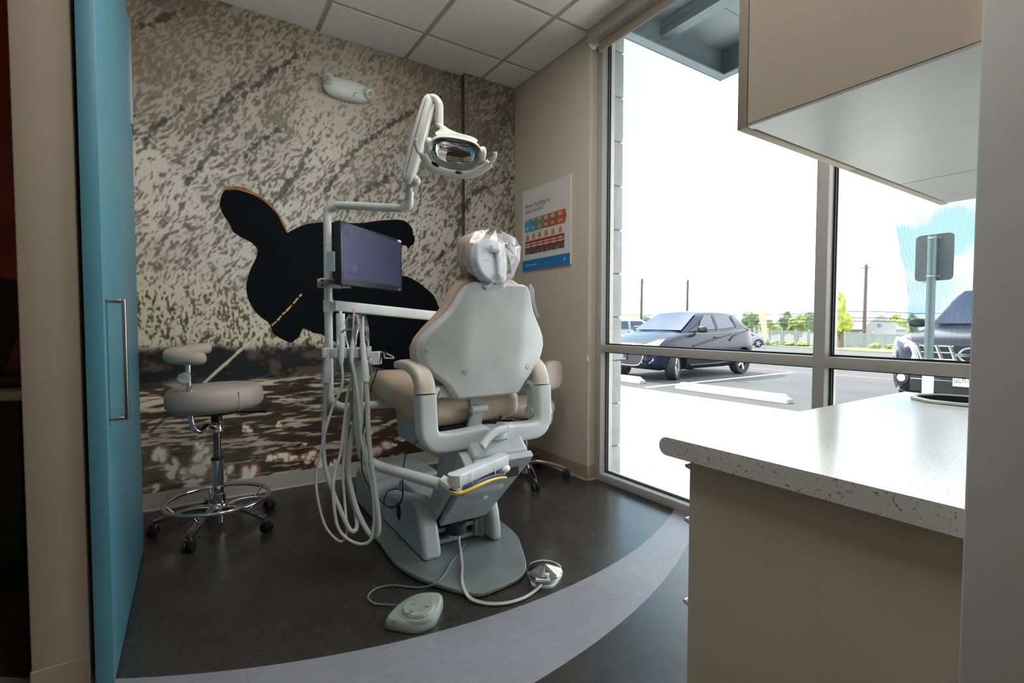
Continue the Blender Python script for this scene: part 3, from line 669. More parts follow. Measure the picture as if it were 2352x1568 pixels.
# ---- utility box on the floor behind the chair base
b = MB(); b.prism([(.805, y, z) for y, z in ((2.57, 0), (2.565, .17), (2.60, .215), (2.92, .22), (2.95, .19), (2.97, 0))], (.39, 0, 0)); ub = b.build('utility_box', plastic2, bevel=.02, seg=4)
tag(ub, 'grey utility box on the floor beyond the chair base', 'utility box')
b = MB(); b.bx(.835, .98, 2.562, 2.568, .14, .16); b.build('access_lip', plastic, ub, bevel=.002)
# ---- foot controls
fc = thing('foot_control', 'grey leaf-shaped chair foot control with raised arrows on the floor', 'foot control', oZ(957, 1412, 0))
ol = [oZ(*p, 0) for p in ((887, 1441), (891, 1448), (945, 1457), (975, 1452), (999, 1438), (1012, 1414), (1018, 1394), (1012, 1383), (985, 1381), (952, 1387), (922, 1404), (899, 1425))]
ol = sm(ol, 4, True); cc = sum(ol, V(0, 0, 0))/len(ol)
b = MB(); b.loft([[cc+(p-cc)*k+V(0, 0, z) for p in ol] for k, z in ((.97, .0), (1, .004), (1, .02), (.965, .034), (.93, .04), (.86, .042))]); b.build('housing', M('foot_control_grey', (150, 158, 152), .42), fc, smooth=55)
dc = at(960, 1400, 1); dcz = oZ(961, 1398, .05); pm = MC['foot_control_grey']
b = MB(); b.lathe([(.066, .036), (.063, .044), (.058, .046), (.056, .054), (.052, .059), (0, .06)], (dcz.x, dcz.y, 0), 40); pd = b.build('pedal_disc', pm, fc)
b = MB()
def mark(px, py, pts, z):
    c = oZ(px, py, z); u = (oZ(px+10, py-4, z)-c).normalized(); vv = V(-u.y, u.x, 0)
    P = [c+u*a*.75+vv*q*.75+V(0, 0, .0005) for a, q in pts]; b.tube(P, .0022, 6)
for px, py, kind in ((948, 1385, '<'), (981, 1391, 'v'), (938, 1406, '<'), (944, 1402, '|'), (970, 1399, '-'), (970, 1414, 'v')):
    mark(px, py, {'<': [(.012, .01), (-.008, 0), (.012, -.01)], 'v': [(-.012, .008), (.002, -.01), (.014, .006)], '|': [(-.004, .014), (.004, -.014)], '-': [(-.016, 0), (.016, 0)]}[kind], .0605)
b.split('arrow_mark', pm, pd)
b = MB(); z = .0425
b.text('0', .032, oZ(899, 1425, z), V(.85, -.5, 0), V(.5, .85, 0), depth=.0015); b.text('1', .03, oZ(1001, 1379, z), V(.85, -.5, 0), V(.5, .85, 0), depth=.0015); b.split('memory_mark', pm, fc, smooth=0)
cord = M('grey_cord', (110, 114, 114), .45)
b = MB(); b.tube(sm([oZ(928, 1390, .02), oZ(880, 1388, .006), oZ(856, 1384, .006), oZ(845, 1370, .006), oZ(862, 1352, .006), oZ(900, 1344, .006), oZ(960, 1349, .006), oZ(1000, 1340, .024), oZ(1020, 1320, .026), oZ(1036, 1292, .026), oZ(1055, 1270, .027), V(1.07, 2.05, .03)], 6), .0042, 8); b.build('cord', cord, fc)
fd = thing('foot_disc', 'white air foot control with a chrome disc on the dark floor', 'foot control', oZ(1252, 1336, 0))
ol = sm([oZ(*p, 0) for p in ((1211, 1316), (1218, 1338), (1228, 1348), (1266, 1350), (1283, 1334), (1292, 1316), (1282, 1304), (1250, 1296), (1220, 1302))], 4, True); cc = sum(ol, V(0, 0, 0))/len(ol)
b = MB(); b.loft([[cc+(p-cc)*k+V(0, 0, z) for p in ol] for k, z in ((1, 0), (1, .008), (.96, .01))]); b.build('base_rim', white_p, fd, smooth=40)
b = MB(); b.loft([[cc+(p-cc)*k+V(0, 0, z) for p in ol] for k, z in ((.93, .009), (.92, .026), (.85, .03))]); b.build('housing', plastic2, fd, smooth=40)
dz = oZ(1251, 1303, .05)
b = MB(); b.lathe([(.072, .034), (.074, .038), (.071, .044), (.03, .059), (.006, .068), (0, .069)], (dz.x, dz.y, 0), 48); b.build('metal_disc', M('spun_metal_disc', (205, 206, 208), .12, 1, .02), fd, smooth=30)
b = MB(); p = oZ(1247, 1331, .034); u = V(.83, -.55, 0); b.box(p, (.06, .02, .012), Matrix.Rotation(-.55, 3, 'Z')); b.cyl(oZ(1257, 1332, .03), oZ(1257, 1332, .03)+V(0, 0, .028), .009); b.build('toggle', white_p, fd, bevel=.003)
b = MB(); b.cyl(oZ(1257, 1325, .062)-V(0, 0, .006), oZ(1249, 1311, .09), .0022, 8); b.build('toggle_lever', chrome, fd)
base_pts = [(1244, 1344, .02), (1228, 1358, .008), (1200, 1375, .007), (1160, 1386, .007), (1120, 1387, .007), (1085, 1378, .010), (1068, 1360, .024), (1060, 1330, .028), (1061, 1300, .03), (1058, 1270, .033), (1054, 1240, .05)]
for off, mt, nm in ((0, M('hose_white', (205, 200, 198), .4), 'air_hose'), (.009, M('hose_pale_grey', (170, 168, 166), .4), 'air_hose')):
    b = MB(); b.tube(sm([oZ(x, y, z)+V(off*.7, off*.7, 0) for x, y, z in base_pts]+[V(1.045+off, 2.055, .10), V(1.035+off, 2.07, .13)], 6), .0045, 8); b.build(nm, mt, fd)
# ================================================================== POST, LIGHT, MONITOR, TRAY ARM
PY = 2.49; DP = 2.4
pb_ = at(757, 900, DP); PX_ = pb_.x; PY_ = pb_.y
light = thing('dental_light', 'pale grey dental operating light on a jointed arm and tall post', 'dental light', (PX_, PY_, .66))
dv = V(.667, -.745, 0); zt = at(757, 500, DP).z
hz = at(770, 480, DP).z+.0
e1 = V(PX_, PY_, 0)+dv*.43; e1.z = at(960, 468, 2.19).z
b = MB(); b.tube(sm([(PX_, PY_, .74), (PX_, PY_, .72), (PX_+.012, PY_-.002, .69), (PX_+.05, PY_-.006, .665), (PX_+.1, PY_-.01, .66), (.92, PY_-.03, .66)], 6)[6:], .021, 20)
b.tube([(PX_, PY_, .715), (PX_, PY_, zt-.02)], .0195, 20)
for zz in (at(757, 565, DP).z, at(757, 700, DP).z, at(757, 800, DP).z): b.cyl((PX_, PY_, zz-.001), (PX_, PY_, zz+.001), .0205, 20)
b.build('post', cream, light)
b = MB(); b.tube(sm([V(PX_, PY_, zt-.03), V(PX_, PY_, hz-.035), V(PX_, PY_, hz-.012)+dv*.012, V(PX_, PY_, hz)+dv*.045, V(PX_, PY_, hz+.004)+dv*.09, e1-dv*.06, e1-dv*.02], 6), .0195, 20); b.tube(sm([e1-dv*.03, e1-dv*.008+V(0, 0, .002), e1+dv*.004+V(0, 0, .012), e1+dv*.006+V(0, 0, .05)], 5), .0195, 20); b.build('horizontal_arm', cream, light)
e2 = e1+dv*.006
dp = 2.17
b = MB(); b.cyl(e2+V(0, 0, .05), e2+V(0, 0, .066), .0205, 20); b.tube(sm([e2+V(0, 0, .06), e2+V(0, 0, .10), at(957, 418, dp), at(950, 408, dp), at(938, 404, dp)], 6), .0175, 18); b.build('swivel_joint', cream, light)
a0, a1 = at(939, 402, dp-.02), at(984, 236, dp-.05)
ax = (a1-a0).normalized(); sd = ax.cross(fw).normalized()
b = MB(); path = [a0-ax*.035, a0-ax*.02, a0, a0+(a1-a0)*.5, a1, a1+ax*.02, a1+ax*.032]; wd = [.014, .024, .028, .033, .026, .02, .012]; tk = [.016, .027, .031, .036, .032, .025, .014]
rings = []
for p, w_, k_ in zip(path, wd, tk):
    rings.append([p+sd*(w_*math.copysign(abs(math.cos(2*PI*(j+.5)/20))**.7, math.cos(2*PI*(j+.5)/20)))+ax.cross(sd)*(k_*math.copysign(abs(math.sin(2*PI*(j+.5)/20))**.6, math.sin(2*PI*(j+.5)/20))) for j in range(20)])
b.loft(rings); sa = b.build('spring_arm', cream, light, smooth=60)
b = MB(); o_ = -fw*.036+sd*.006; b.tube([a0+o_+fw*.006, (a0+a1)/2+o_, a1+o_+fw*.006], .0022, 8); b.build('arm_groove', M('seam_grey', (96, 98, 98), .5), sa)
b = MB(); b.tube(sm([at(982, 236, dp-.05), at(990, 226, dp-.06), at(1000, 228, dp-.06), at(1008, 240, dp-.07), at(1009, 258, dp-.07), at(1009, 290, dp-.07)], 6), .0175, 18); b.build('drop_tube', cream, light)
# light head
hd = at(1046, 348, 2.03)
fx = (V(.90, -.38, -.10)).normalized(); fz = V(-.35, -.62, -.70); fz = (fz-fx*fz.dot(fx)).normalized(); fy = fz.cross(fx)   # fz = beam direction, fx = wide axis
if fy.z < 0: fy = -fy
HP = lambda x, y, z: hd+(fx*x+fy*y+fz*z)*.84
pw_ = lambda v_, e: math.copysign(abs(v_)**e, v_)
def outl(k, z, n=44, kt=1):
    out = []
    for j in range(n):
        c, s_ = math.cos(2*PI*(j+.5)/n), math.sin(2*PI*(j+.5)/n)
        out.append(HP(.122*k*pw_(c, .75), (.072*kt*pw_(s_, .7) if s_ > 0 else -.090*pw_(-s_, 1))*k, z))
    return out
b = MB(); b.loft([outl(.1, -.085), outl(.6, -.078), outl(.88, -.055), outl(1.03, -.01), outl(1.06, .010), outl(1.045, .016), outl(.985, .014), outl(.975, .004)], caps=False); b.f.append(list(range(44))); b.mi.append(0); b.build('reflector_housing', cream, light, smooth=50)
b = MB(); b.loft([outl(.98, .004), outl(.93, -.014), outl(.78, -.034), outl(.5, -.049), outl(.2, -.056), outl(.02, -.057)], caps=False); b.build('mirror_reflector', M('mirror_reflector', (226, 226, 225), .03, 1, 0), light, smooth=70)
bzm = M('bezel_grey', (128, 132, 129), .4)
cresc = [HP(.121*math.cos(a), .090*math.sin(a), .0165) for a in np.linspace(math.radians(186), math.radians(354), 26)]
inn = [HP(.104*math.cos(a), .070*math.sin(a)+.026*math.exp(-((a-math.radians(270))/.22)**2), .010) for a in np.linspace(math.radians(354), math.radians(186), 26)]
b = MB(); i2 = inn[::-1]; b.add(cresc+i2, [(i, i+1, 27+i, 26+i) for i in range(25)]); b.build('reflector_bezel', bzm, light, smooth=60)
rings = []
dt_ = at(1009, 288, dp-.07); he_ = HP(0, .050, -.050)
for t_ in (0, .15, .3, .45, .6, .75, .88, 1):
    c = dt_+(he_-dt_)*t_; a_ = .0178+(.088-.0178)*float(sst(.2, 1.05, np.array(t_))); h_ = .0178+.022*t_; d2 = (V(-.35, -.8, .1)*(1-t_)+fz*t_).normalized(); d1 = (V(.9, -.38, 0)*(1-t_)+fx*t_).normalized()
    rings.append([c+d1*(a_*pw_(math.cos(2*PI*(j+.5)/28), .9))+d2*(h_*pw_(math.sin(2*PI*(j+.5)/28), .9)) for j in range(28)])
b = MB(); b.loft(rings); b.build('hood', cream, light, smooth=60)
for sx_ in (-1, 1):
    b = MB(); b.ell(HP(sx_*.132, .0, -.012), (.018, .034, .026), .8, .8, Matrix((fx, fy, fz)).transposed()); b.build('pivot_cup', cream, light)
lo = [HP(x, y, .012) for x, y in ((-.155, -.035), (-.12, -.08), (-.06, -.104), (.02, -.110), (.09, -.098), (.14, -.062), (.175, -.025))]
b = MB(); b.tube(sm(lo, 5), .016, 14, sq=(.018, .012, .6), up=fz); rim = b.build('lower_rim', cream, light, smooth=60)
b = MB()
for s_ in (-1, 1): b.tube(sm([HP(s_*.15, -.04, .01), HP(s_*.178, -.02, .02), HP(s_*.192, .02, .025), HP(s_*.19, .04, .02)], 5), .008, 10)
b.split('handle', cream, light, smooth=60)
b = MB(); q1 = at(1000, 377, 1.965); q2 = at(1054, 396, 1.965); b.ell(q2, (.016, .012, .006)); b.ell(q1, (.018, .012, .007), 1, 1, Matrix.Rotation(.4, 3, 'Y')); b.split('sensor_window', black, rim)
b = MB(); P = [at(x, y, 1.98) for x, y in ((1122, 376), (1128, 362), (1140, 358), (1142, 368), (1138, 380), (1126, 387))]; b.prism(P, fw*.002); b.build('handle_sleeve', clear_m, light, smooth=0)
b = MB(); P = [at(x, y, 1.98) for x, y in ((1098, 392), (1104, 384), (1108, 388), (1101, 402))]; b.prism(P, fw*.002); b.build('handle_sleeve', clear_m, light, smooth=0)
# ---- monitor on the post
mon = thing('monitor', 'black flat monitor with a dark purple screen clamped to the light post', 'monitor', at(850, 600, 2.4))
TL, TR, BR, BL = at(780, 507, 2.20), at(922, 552, 2.74), at(925, 668, 2.74), at(786, 655, 2.20)
mu = (TR-TL).normalized(); mv = V(0, 0, -1); mn = mu.cross(mv).normalized()
if mn.dot(fw) > 0: mn = -mn
hgt = .5*((TL-BL).length+(TR-BR).length); wid = .5*((TR-TL).length+(BR-BL).length); C0 = (TL+TR+BR+BL)/4; mu = (mu+(BR-BL).normalized()).normalized(); mu.z = 0; mu.normalize(); mn = V(mu.y, -mu.x, 0)
if mn.dot(fw) > 0: mn = -mn
MP = lambda x, y, z=0: C0+mu*x+V(0, 0, y)+mn*z
RM = Matrix((mu, -mn, V(0, 0, 1))).transposed()
hw_, hh_ = wid/2, hgt/2
b = MB(); b.box(MP(0, 0, -.018), (wid, .036, hgt), RM); b.box(MP(0, 0, -.045), (wid*.5, .04, hgt*.5), RM); b.build('bezel', black, mon, smooth=0, bevel=.004)
t = NT('monitor_screen'); v = t.coords((1, 1, 1)); g = t.n('ShaderNodeSeparateXYZ'); t.l(v, g.inputs[0]); fq = t.math('MULTIPLY_ADD', g.outputs[0], 1.6, .5); ns = t.noise(v, 6, 2)
cl = t.ramp(t.math('ADD', t.math('MULTIPLY', fq, .8), t.math('MULTIPLY', ns, .3)), [(.2, rgb(84, 84, 128)), (.9, rgb(50, 52, 84))]); p_ = t.n('ShaderNodeBsdfPrincipled'); p_.inputs['Base Color'].default_value = (.01, .01, .012, 1); p_.inputs['Roughness'].default_value = .35
t.l(cl, p_.inputs['Emission Color']); p_.inputs['Emission Strength'].default_value = .62; p_.inputs['Specular IOR Level'].default_value = .2; t.l(p_.outputs[0], t.out.inputs[0])
sb = .016
b = MB(); b.add([MP(-hw_+sb, -hh_+sb+.012, .0006), MP(hw_-sb, -hh_+sb+.012, .0006), MP(hw_-sb, hh_-sb, .0006), MP(-hw_+sb, hh_-sb, .0006)], [(0, 1, 2, 3)]); scr = b.build('screen', t.m, mon, smooth=0)
t = NT('screen_text'); em = t.n('ShaderNodeEmission'); em.inputs[0].default_value = rgb(124, 122, 152); em.inputs[1].default_value = .8; t.l(em.outputs[0], t.out.inputs[0]); stx = t.m
b = MB(); b.text('11:38', .043, MP(-hw_+.026, -hh_+.072, .0012), mu, (0, 0, 1)); b.build('clock_text', stx, scr, smooth=0)
b = MB(); b.bx(0, 0, 0, 0, 0, 0); b = MB(); b.text('Thursday, November 08', .0135, MP(-hw_+.028, -hh_+.052, .0012), mu, (0, 0, 1))
t = NT('screen_text_dim'); em = t.n('ShaderNodeEmission'); em.inputs[0].default_value = rgb(92, 90, 124); em.inputs[1].default_value = .8; t.l(em.outputs[0], t.out.inputs[0]); b.build('date_text', t.m, scr, smooth=0)
b = MB()
for k in range(8):
    a = 2*PI*k/8; c = MP(-hw_+.046+.011*math.cos(a), hh_-.046+.011*math.sin(a), .0012); b.box(c, (.008, .0006, .006), RM @ Matrix.Rotation(-a, 3, 'Y'))
b.build('ring_logo', M('dark_logo', (34, 34, 58), .5), scr, smooth=0)
b = MB(); b.text('VIZIO', .010, MP(hw_-.048, -hh_+.008, .0012), mu, (0, 0, 1)); b.build('badge', white_p, mon, smooth=0); b = MB(); b.box(MP(hw_-.03, hh_-.008, .001), (.035, .0012, .011), RM); b.build('sticker', white_p, mon, smooth=0)
b = MB(); c = at(762, 650, 2.36); bw = Matrix.Rotation(0, 3, 'Z'); b.bx(c.x-.055, c.x+.09, c.y-.001, c.y+.004, c.z-.022, c.z+.022); b.bx(c.x-.055, c.x+.06, c.y+.055, c.y+.06, c.z-.022, c.z+.022); br_ = b.build('clamp_bracket', steel, mon, smooth=0, bevel=.001)
b = MB()
for dx in (-.044, .047):
    for dz_ in (-.010, .011): b.ell((c.x+dx, c.y-.001, c.z+dz_), (.006, .004, .006))
b.split('bolt', M('dark_bolt', (70, 70, 70), .3, .8), br_)
b = MB(); b.box(MP(-hw_-.004, -.04, -.05), (.008, .04, .09), RM); b.tube([MP(-hw_+.08, -.07, -.06), V(c.x+.05, c.y+.03, c.z)], .012); b.build('mount_arm', plastic2, mon, bevel=.001)
# ---- tray arm
ta = thing('tray_arm', 'long flat white tray arm running from the post behind the chair back', 'tray arm', at(772, 702, 2.36))
p0, p1 = at(769, 702, 2.36), at(1012, 727, 2.66); p1e = p1+(p1-p0)*.08
b = MB(); b.tube([p0, p1e], .03, 16, sq=(.02, .0255, .35), up=(0, 0, 1)); b.cyl((PX_, PY_, p0.z-.03), (PX_, PY_, p0.z+.03), .024, 24); b.build('arm', white_p, ta, smooth=50)
b = MB(); q = p1e; b.bx(q.x-.05, q.x+.10, q.y-.02, q.y+.1, q.z-.05, q.z-.035); b.build('tray_mount', black, ta, bevel=.003)
b = MB(); b.bx(q.x-.06, q.x+.12, q.y-.03, q.y+.12, q.z-.11, q.z-.05); b.build('control_head', plastic2, ta, bevel=.015)
# ================================================================== ASSISTANT ARM WITH INSTRUMENTS
aa = thing('instrument_arm', 'pale grey jointed arm at the chair base carrying the instrument holder', 'instrument arm', (1.14, 1.825, .3))
l0, l1 = oZ(1152, 1056, .520), oZ(1046, 1101, .520)
b = MB(); dl = (l1-l0).normalized(); b.tube([l0-dl*.012, l1+dl*.012], .02, 18, sq=(.028, .022, .2), up=(0, 0, 1)); b.lathe([(.028, -.022), (.028, .022), (0, .0221)], l0, 24); b.lathe([(.028, -.022), (.028, .022), (0, .0221)], l1, 24); b.build('link', plastic, aa, bevel=.002, smooth=50)
k0 = l1+V(0, 0, -.036); t0 = at(1011, 1112, 1.765); t1 = at(856, 1066, 2.13)
b = MB(); b.tube([k0, at(1012, 1100, 1.76)], .02, 16, sq=(.026, .012, .3), up=(0, 0, 1)); b.lathe([(.028, -.012), (.028, .012), (0, .0121)], k0, 24); b.cyl(l1+V(0, 0, -.04), l1, .012); b.build('lower_link', plastic, aa, bevel=.002, smooth=50)
b = MB(); b.cyl(l0+V(0, 0, -.06), l0, .016); b.build('pivot_pin', plastic, aa)
b = MB(); b.tube(sm([t0, t0+(t1-t0)*.5, t0+(t1-t0)*.85, at(842, 1055, 2.13), at(831, 1030, 2.12), at(825, 985, 2.11), at(823, 940, 2.11), at(823, 830, 2.11)], 7), .0215, 20); b.build('arm_tube', cream, aa)
b = MB(); b.tube([t0+(t0-t1).normalized()*.0, t0+(t0-t1).normalized()*.002], .019, 20); b.build('tube_bore', M('pale_bore', (210, 210, 206), .5), aa)
for nm, mt, off in (('yellow_line', M('yellow_tube', (226, 182, 40), .35), (.004, -.012, -.008)), ('blue_line', M('navy_tube', (40, 42, 92), .35), (0, -.004, .002)), ('pale_line', M('pale_tube', (200, 200, 196), .4), (0, .004, -.014))):
    o_ = V(off)+V(0, -.006, -.012); b = MB(); b.tube(sm([t0+o_*.5+(t1-t0)*.06, at(1016, 1110, 1.755)+o_*.4, at(1040, 1117, 1.735)+o_, at(1065, 1111, 1.76)+o_, at(1090, 1100, 1.80)+o_, at(1120, 1088, 1.87)+o_, at(1140, 1083, 1.93)+o_, at(1155, 1083, 1.97)+o_], 6), .0052, 8); b.build(nm, mt, aa)
b = MB()
for (x, y, D) in ((1085, 1100, 1.79), (1138, 1085, 1.92)):
    c = at(x, y, D); b.tube([c+fw*.018*math.cos(a)+V(0, 0, .022*math.sin(a)) for a in np.linspace(0, 2*PI, 16)[:-1]], .0018, 6, True); b.ell(c+V(0, 0, -.027)-fw*.006, (.004, .004, .005))
b.split('cable_tie', white_p, aa)
b = MB(); b.ell(at(1156, 1076, 1.985), (.03, .025, .018)); b.build('taped_joint', white_p, aa)
# holder
HD = 2.06
h0, h1 = at(752, 812, HD), at(846, 808, HD); hu = (h1-h0).normalized(); hn = V(hu.y, -hu.x, 0).normalized()
if hn.dot(fw) > 0: hn = -hn
HR = Matrix((hu, -hn, V(0, 0, 1))).transposed()
HXP = lambda px, py, n_=0: at(px, py, HD)+hn*n_
b = MB(); b.box((h0+h1)/2-hn*.022, ((h1-h0).length, .022, .042), HR)
for px in (748, 775, 793, 820, 845): b.box(at(px, 810, HD)-hn*.0, (.017, .045, .042), HR)
b.cyl(at(847, 795, HD), at(847, 820, HD), .011); b.build('instrument_holder', plastic, aa, bevel=.004, seg=3)
b = MB(); b.box(at(862, 822, HD+.02), (.045, .05, .055), HR); b.box(at(850, 828, HD+.0), (.02, .02, .02), HR); b.build('holder_mount', white_p, aa, bevel=.003)
b = MB(); b.cyl(at(782, 750, HD+.05), at(782, 720, HD+.05), .0185, 20); b.cyl(at(782, 800, HD+.05), at(782, 750, HD+.05), .0175, 20); b.cyl(at(782, 720, HD+.05), at(782, 714, HD+.05), .006, 10); b.build('solids_canister', white_p, aa, smooth=40)
# instruments: each tool hangs in the holder with its own hose
def tool(name, label, x, parts, hose, r, sleeve=None):
    o = thing(name, label, 'dental instrument', at(x, 810, HD), 'dental instruments in the holder')
    for nm, mt, pts, rad in parts:
        b = MB(); b.tube([at(px, py, D) for px, py, D in pts], rad, 16); b.build(nm, mt, o, smooth=50)
    b = MB(); b.tube(sm([at(px, py, D) for px, py, D in hose], 6), r, 10); b.build('hose', hose_m, o)
    if sleeve:
        b = MB(); rings = []
        for (px, py, rr) in sleeve: rings.append([at(px, py, HD-.005)+hu*rr*math.cos(2*PI*j/12)+hn*rr*.8*math.sin(2*PI*j/12) for j in range(12)])
        b.loft(rings, caps=False); crumple(b, .006, 45, x); b.build('plastic_sleeve', clear_m, o, smooth=0)
    return o
w_ = white_p; Dh = HD
tool('saliva_ejector', 'white saliva ejector with a wide hose, first from the left in the holder', 752,
     [('valve', w_, [(751, 800, Dh), (751, 830, Dh), (750, 858, Dh), (749, 878, Dh)], [.012, .0125, .0145, .0145])],
     [(749, 876, Dh), (746, 930, Dh), (744, 985, Dh), (743, 1040, Dh), (750, 1085, Dh), (762, 1122, Dh), (775, 1155, Dh-.01), (790, 1190, Dh-.02), (803, 1215, Dh-.02), (814, 1219, Dh-.01), (820, 1205, Dh+.02), (816, 1175, Dh+.06), (806, 1140, Dh+.08), (797, 1090, Dh+.1), (793, 1050, Dh+.1), (797, 985, Dh+.1), (812, 900, Dh+.08), (822, 850, Dh+.05)], .0092, [(752, 790, .015), (751, 830, .019), (749, 860, .022), (746, 900, .018), (743, 960, .014)])
tool('air_water_syringe', 'air water syringe under a clear sleeve, second from the left in the holder', 783,
     [('handle', w_, [(784, 765, Dh-.02), (785, 795, Dh-.02), (784, 824, Dh-.02), (784, 836, Dh-.02)], [.010, .011, .0115, .007]), ('nozzle', chrome, [(784, 766, Dh-.02), (790, 758, Dh-.02), (806, 757, Dh-.02)], [.007, .004, .0025])],
     [(785, 834, Dh-.02), (787, 870, Dh-.02), (781, 900, Dh-.02), (764, 935, Dh-.02), (750, 980, Dh-.03), (741, 1020, Dh-.03), (728, 1075, Dh-.03), (726, 1115, Dh-.03), (735, 1170, Dh-.03), (750, 1213, Dh-.03), (775, 1240, Dh-.03), (790, 1240, Dh-.02), (797, 1215, Dh-.01), (794, 1180, Dh+.0), (790, 1130, Dh+.03), (787, 1080, Dh+.05), (792, 1010, Dh+.06), (796, 930, Dh+.07), (810, 860, Dh+.06), (822, 842, Dh+.05)], .0055, [(786, 758, .012), (784, 790, .017), (783, 812, .018), (776, 840, .022), (782, 858, .014)])
tool('curing_wand', 'slim pink-tipped wand in a clear sleeve, third from the left in the holder', 812,
     [('handle', w_, [(810, 782, Dh-.02), (809, 800, Dh-.02), (808, 830, Dh-.02)], [.007, .0095, .008]), ('tip', M('pink_straw', (232, 205, 200), .45), [(809, 785, Dh-.02), (812, 735, Dh-.02), (814, 708, Dh-.02)], [.0042, .004, .004])],
     [(808, 830, Dh-.02), (814, 860, Dh-.02), (821, 910, Dh-.02), (826, 960, Dh-.02), (830, 1010, Dh-.02), (842, 1065, Dh-.02), (853, 1110, Dh-.02), (859, 1160, Dh-.03), (858, 1215, Dh-.03), (848, 1243, Dh-.03), (825, 1249, Dh-.03), (795, 1235, Dh-.03), (776, 1210, Dh-.03), (768, 1170, Dh-.03), (765, 1120, Dh-.02), (770, 1080, Dh), (782, 1040, Dh+.02), (792, 960, Dh+.05), (800, 900, Dh+.06), (820, 850, Dh+.05)], .0068, [(812, 722, .02), (808, 742, .036), (806, 770, .03), (808, 795, .018), (810, 830, .014), (812, 852, .01)])
tool('high_volume_suction', 'white high volume suction handpiece, rightmost in the holder', 838,
     [('cannula', w_, [(833, 790, Dh-.02), (832, 760, Dh-.02), (834, 726, Dh-.02)], [.0095, .0085, .0035]), ('valve', w_, [(833, 788, Dh-.02), (836, 820, Dh-.02), (839, 850, Dh-.02), (840, 876, Dh-.02)], [.011, .0125, .0155, .0155])],
     [(840, 874, Dh-.02), (844, 930, Dh-.02), (846, 990, Dh-.02), (851, 1050, Dh-.02), (860, 1110, Dh-.02), (866, 1160, Dh-.03), (870, 1205, Dh-.03), (866, 1228, Dh-.02), (854, 1230, Dh), (836, 1205, Dh+.02), (818, 1165, Dh+.04), (806, 1120, Dh+.06), (800, 1080, Dh+.08), (806, 1010, Dh+.09), (822, 930, Dh+.09), (826, 860, Dh+.06)], .0105, [(834, 718, .008), (836, 750, .018), (838, 800, .02), (840, 838, .022), (846, 872, .028)])
# handheld device in a wire cradle with cable
hdv = thing('handheld_camera', 'small black handheld camera in a wire cradle with a thin black cable', 'handheld camera', at(885, 822, HD+.03))
b = MB(); b.tube([at(866, 815, HD+.03), at(890, 822, HD+.03)], .006); b.ell(at(880, 812, HD+.03), (.02, .01, .01)); b.tube([at(884, 812, HD+.03), at(903, 822, HD+.04)], .003); b.build('body', black, hdv)
b = MB(); b.tube([at(882, 812, HD+.02), at(883, 822, HD+.02), at(905, 823, HD+.03), at(905, 820, HD+.03), at(888, 812, HD+.03)], .0025, 8); b.build('cradle', white_p, hdv)
b = MB(); b.tube(sm([at(876, 816, HD+.01), at(866, 850, HD+.0), at(850, 900, HD), at(840, 950, HD), at(832, 1000, HD), at(830, 1040, HD), at(833, 1085, HD), at(850, 1120, HD+.02), at(880, 1155, HD+.1), at(900, 1166, HD+.15), at(918, 1158, HD+.15), at(926, 1135, HD+.15), at(920, 1125, HD+.15), at(905, 1123, HD+.15), at(890, 1130, HD+.15), at(882, 1150, HD+.14), at(890, 1162, HD+.14), at(910, 1160, HD+.14), at(924, 1140, HD+.13), at(925, 1100, HD+.12), at(927, 1070, HD+.1), at(935, 1040, HD+.1), at(956, 1015, HD+.1), at(966, 1006, HD+.1)], 6), .0026, 6); b.build('cable', black, hdv)
# ================================================================== STOOLS
def stool_base(root, R_, col_top, zring=None, rring=.25):
    b = MB(); b.cyl((0, 0, .03), (0, 0, .36), .028, 28); b.lathe([(.042, .075), (.046, .09), (.044, .125), (.03, .14)], (0, 0, 0), 32); b.build('column', chrome, root)
    b = MB(); b.cyl((0, 0, .36), (0, 0, .372), .03, 24); b.build('column_ring', black, root)
    b = MB(); b.cyl((0, 0, .36), (0, 0, col_top), .0175, 24); b.build('piston', M('piston_steel', (128, 128, 128), .2, 1), root)
    for k in range(5):
        a = 2*PI*k/5; c, s_ = math.cos(a), math.sin(a); P = lambda r, z: V(r*c, r*s_, z)
        b = MB(); b.tube(sm([P(.03, .105), P(.09, .115), P(.17, .105), P(.24, .085), P(R_, .072)], 5), .02, 14, sq=lambda t: (.022-.006*t, .014-.003*t, .55), up=(0, 0, 1)); lg = b.build('leg', alu, root, smooth=50)
        b = MB(); b.cyl(P(R_-.006, .045), P(R_-.006, .075), .011, 16)
        b.build('caster_stem', alu, lg)
        b = MB(); w_ = V(-s_, c, 0); cc = P(R_+.004, .0262)
        for sg in (-1, 1): b.tube([cc+w_*sg*.006, cc+w_*sg*.010, cc+w_*sg*.021, cc+w_*sg*.024], [.024, .026, .026, .02], 22)
        b.bx(cc.x-.012, cc.x+.012, cc.y-.012, cc.y+.012, .02, .054); b.build('caster_wheel', rubber, lg)
    if zring:
        b = MB(); b.tube([(rring*math.cos(t), rring*math.sin(t), zring) for t in np.linspace(0, 2*PI, 49)[:-1]], .0105, 12, True)
        b.lathe([(.028, zring-.03), (.036, zring-.03), (.036, zring+.03), (.028, zring+.03)], (0, 0, 0), 28)
        for k in range(5):
            a = 2*PI*(k+.0)/5; b.cyl((.2*math.cos(a), .2*math.sin(a), .105), (rring*math.cos(a), rring*math.sin(a), zring-.002), .008, 10)
        b.build('foot_ring', chrome, root)
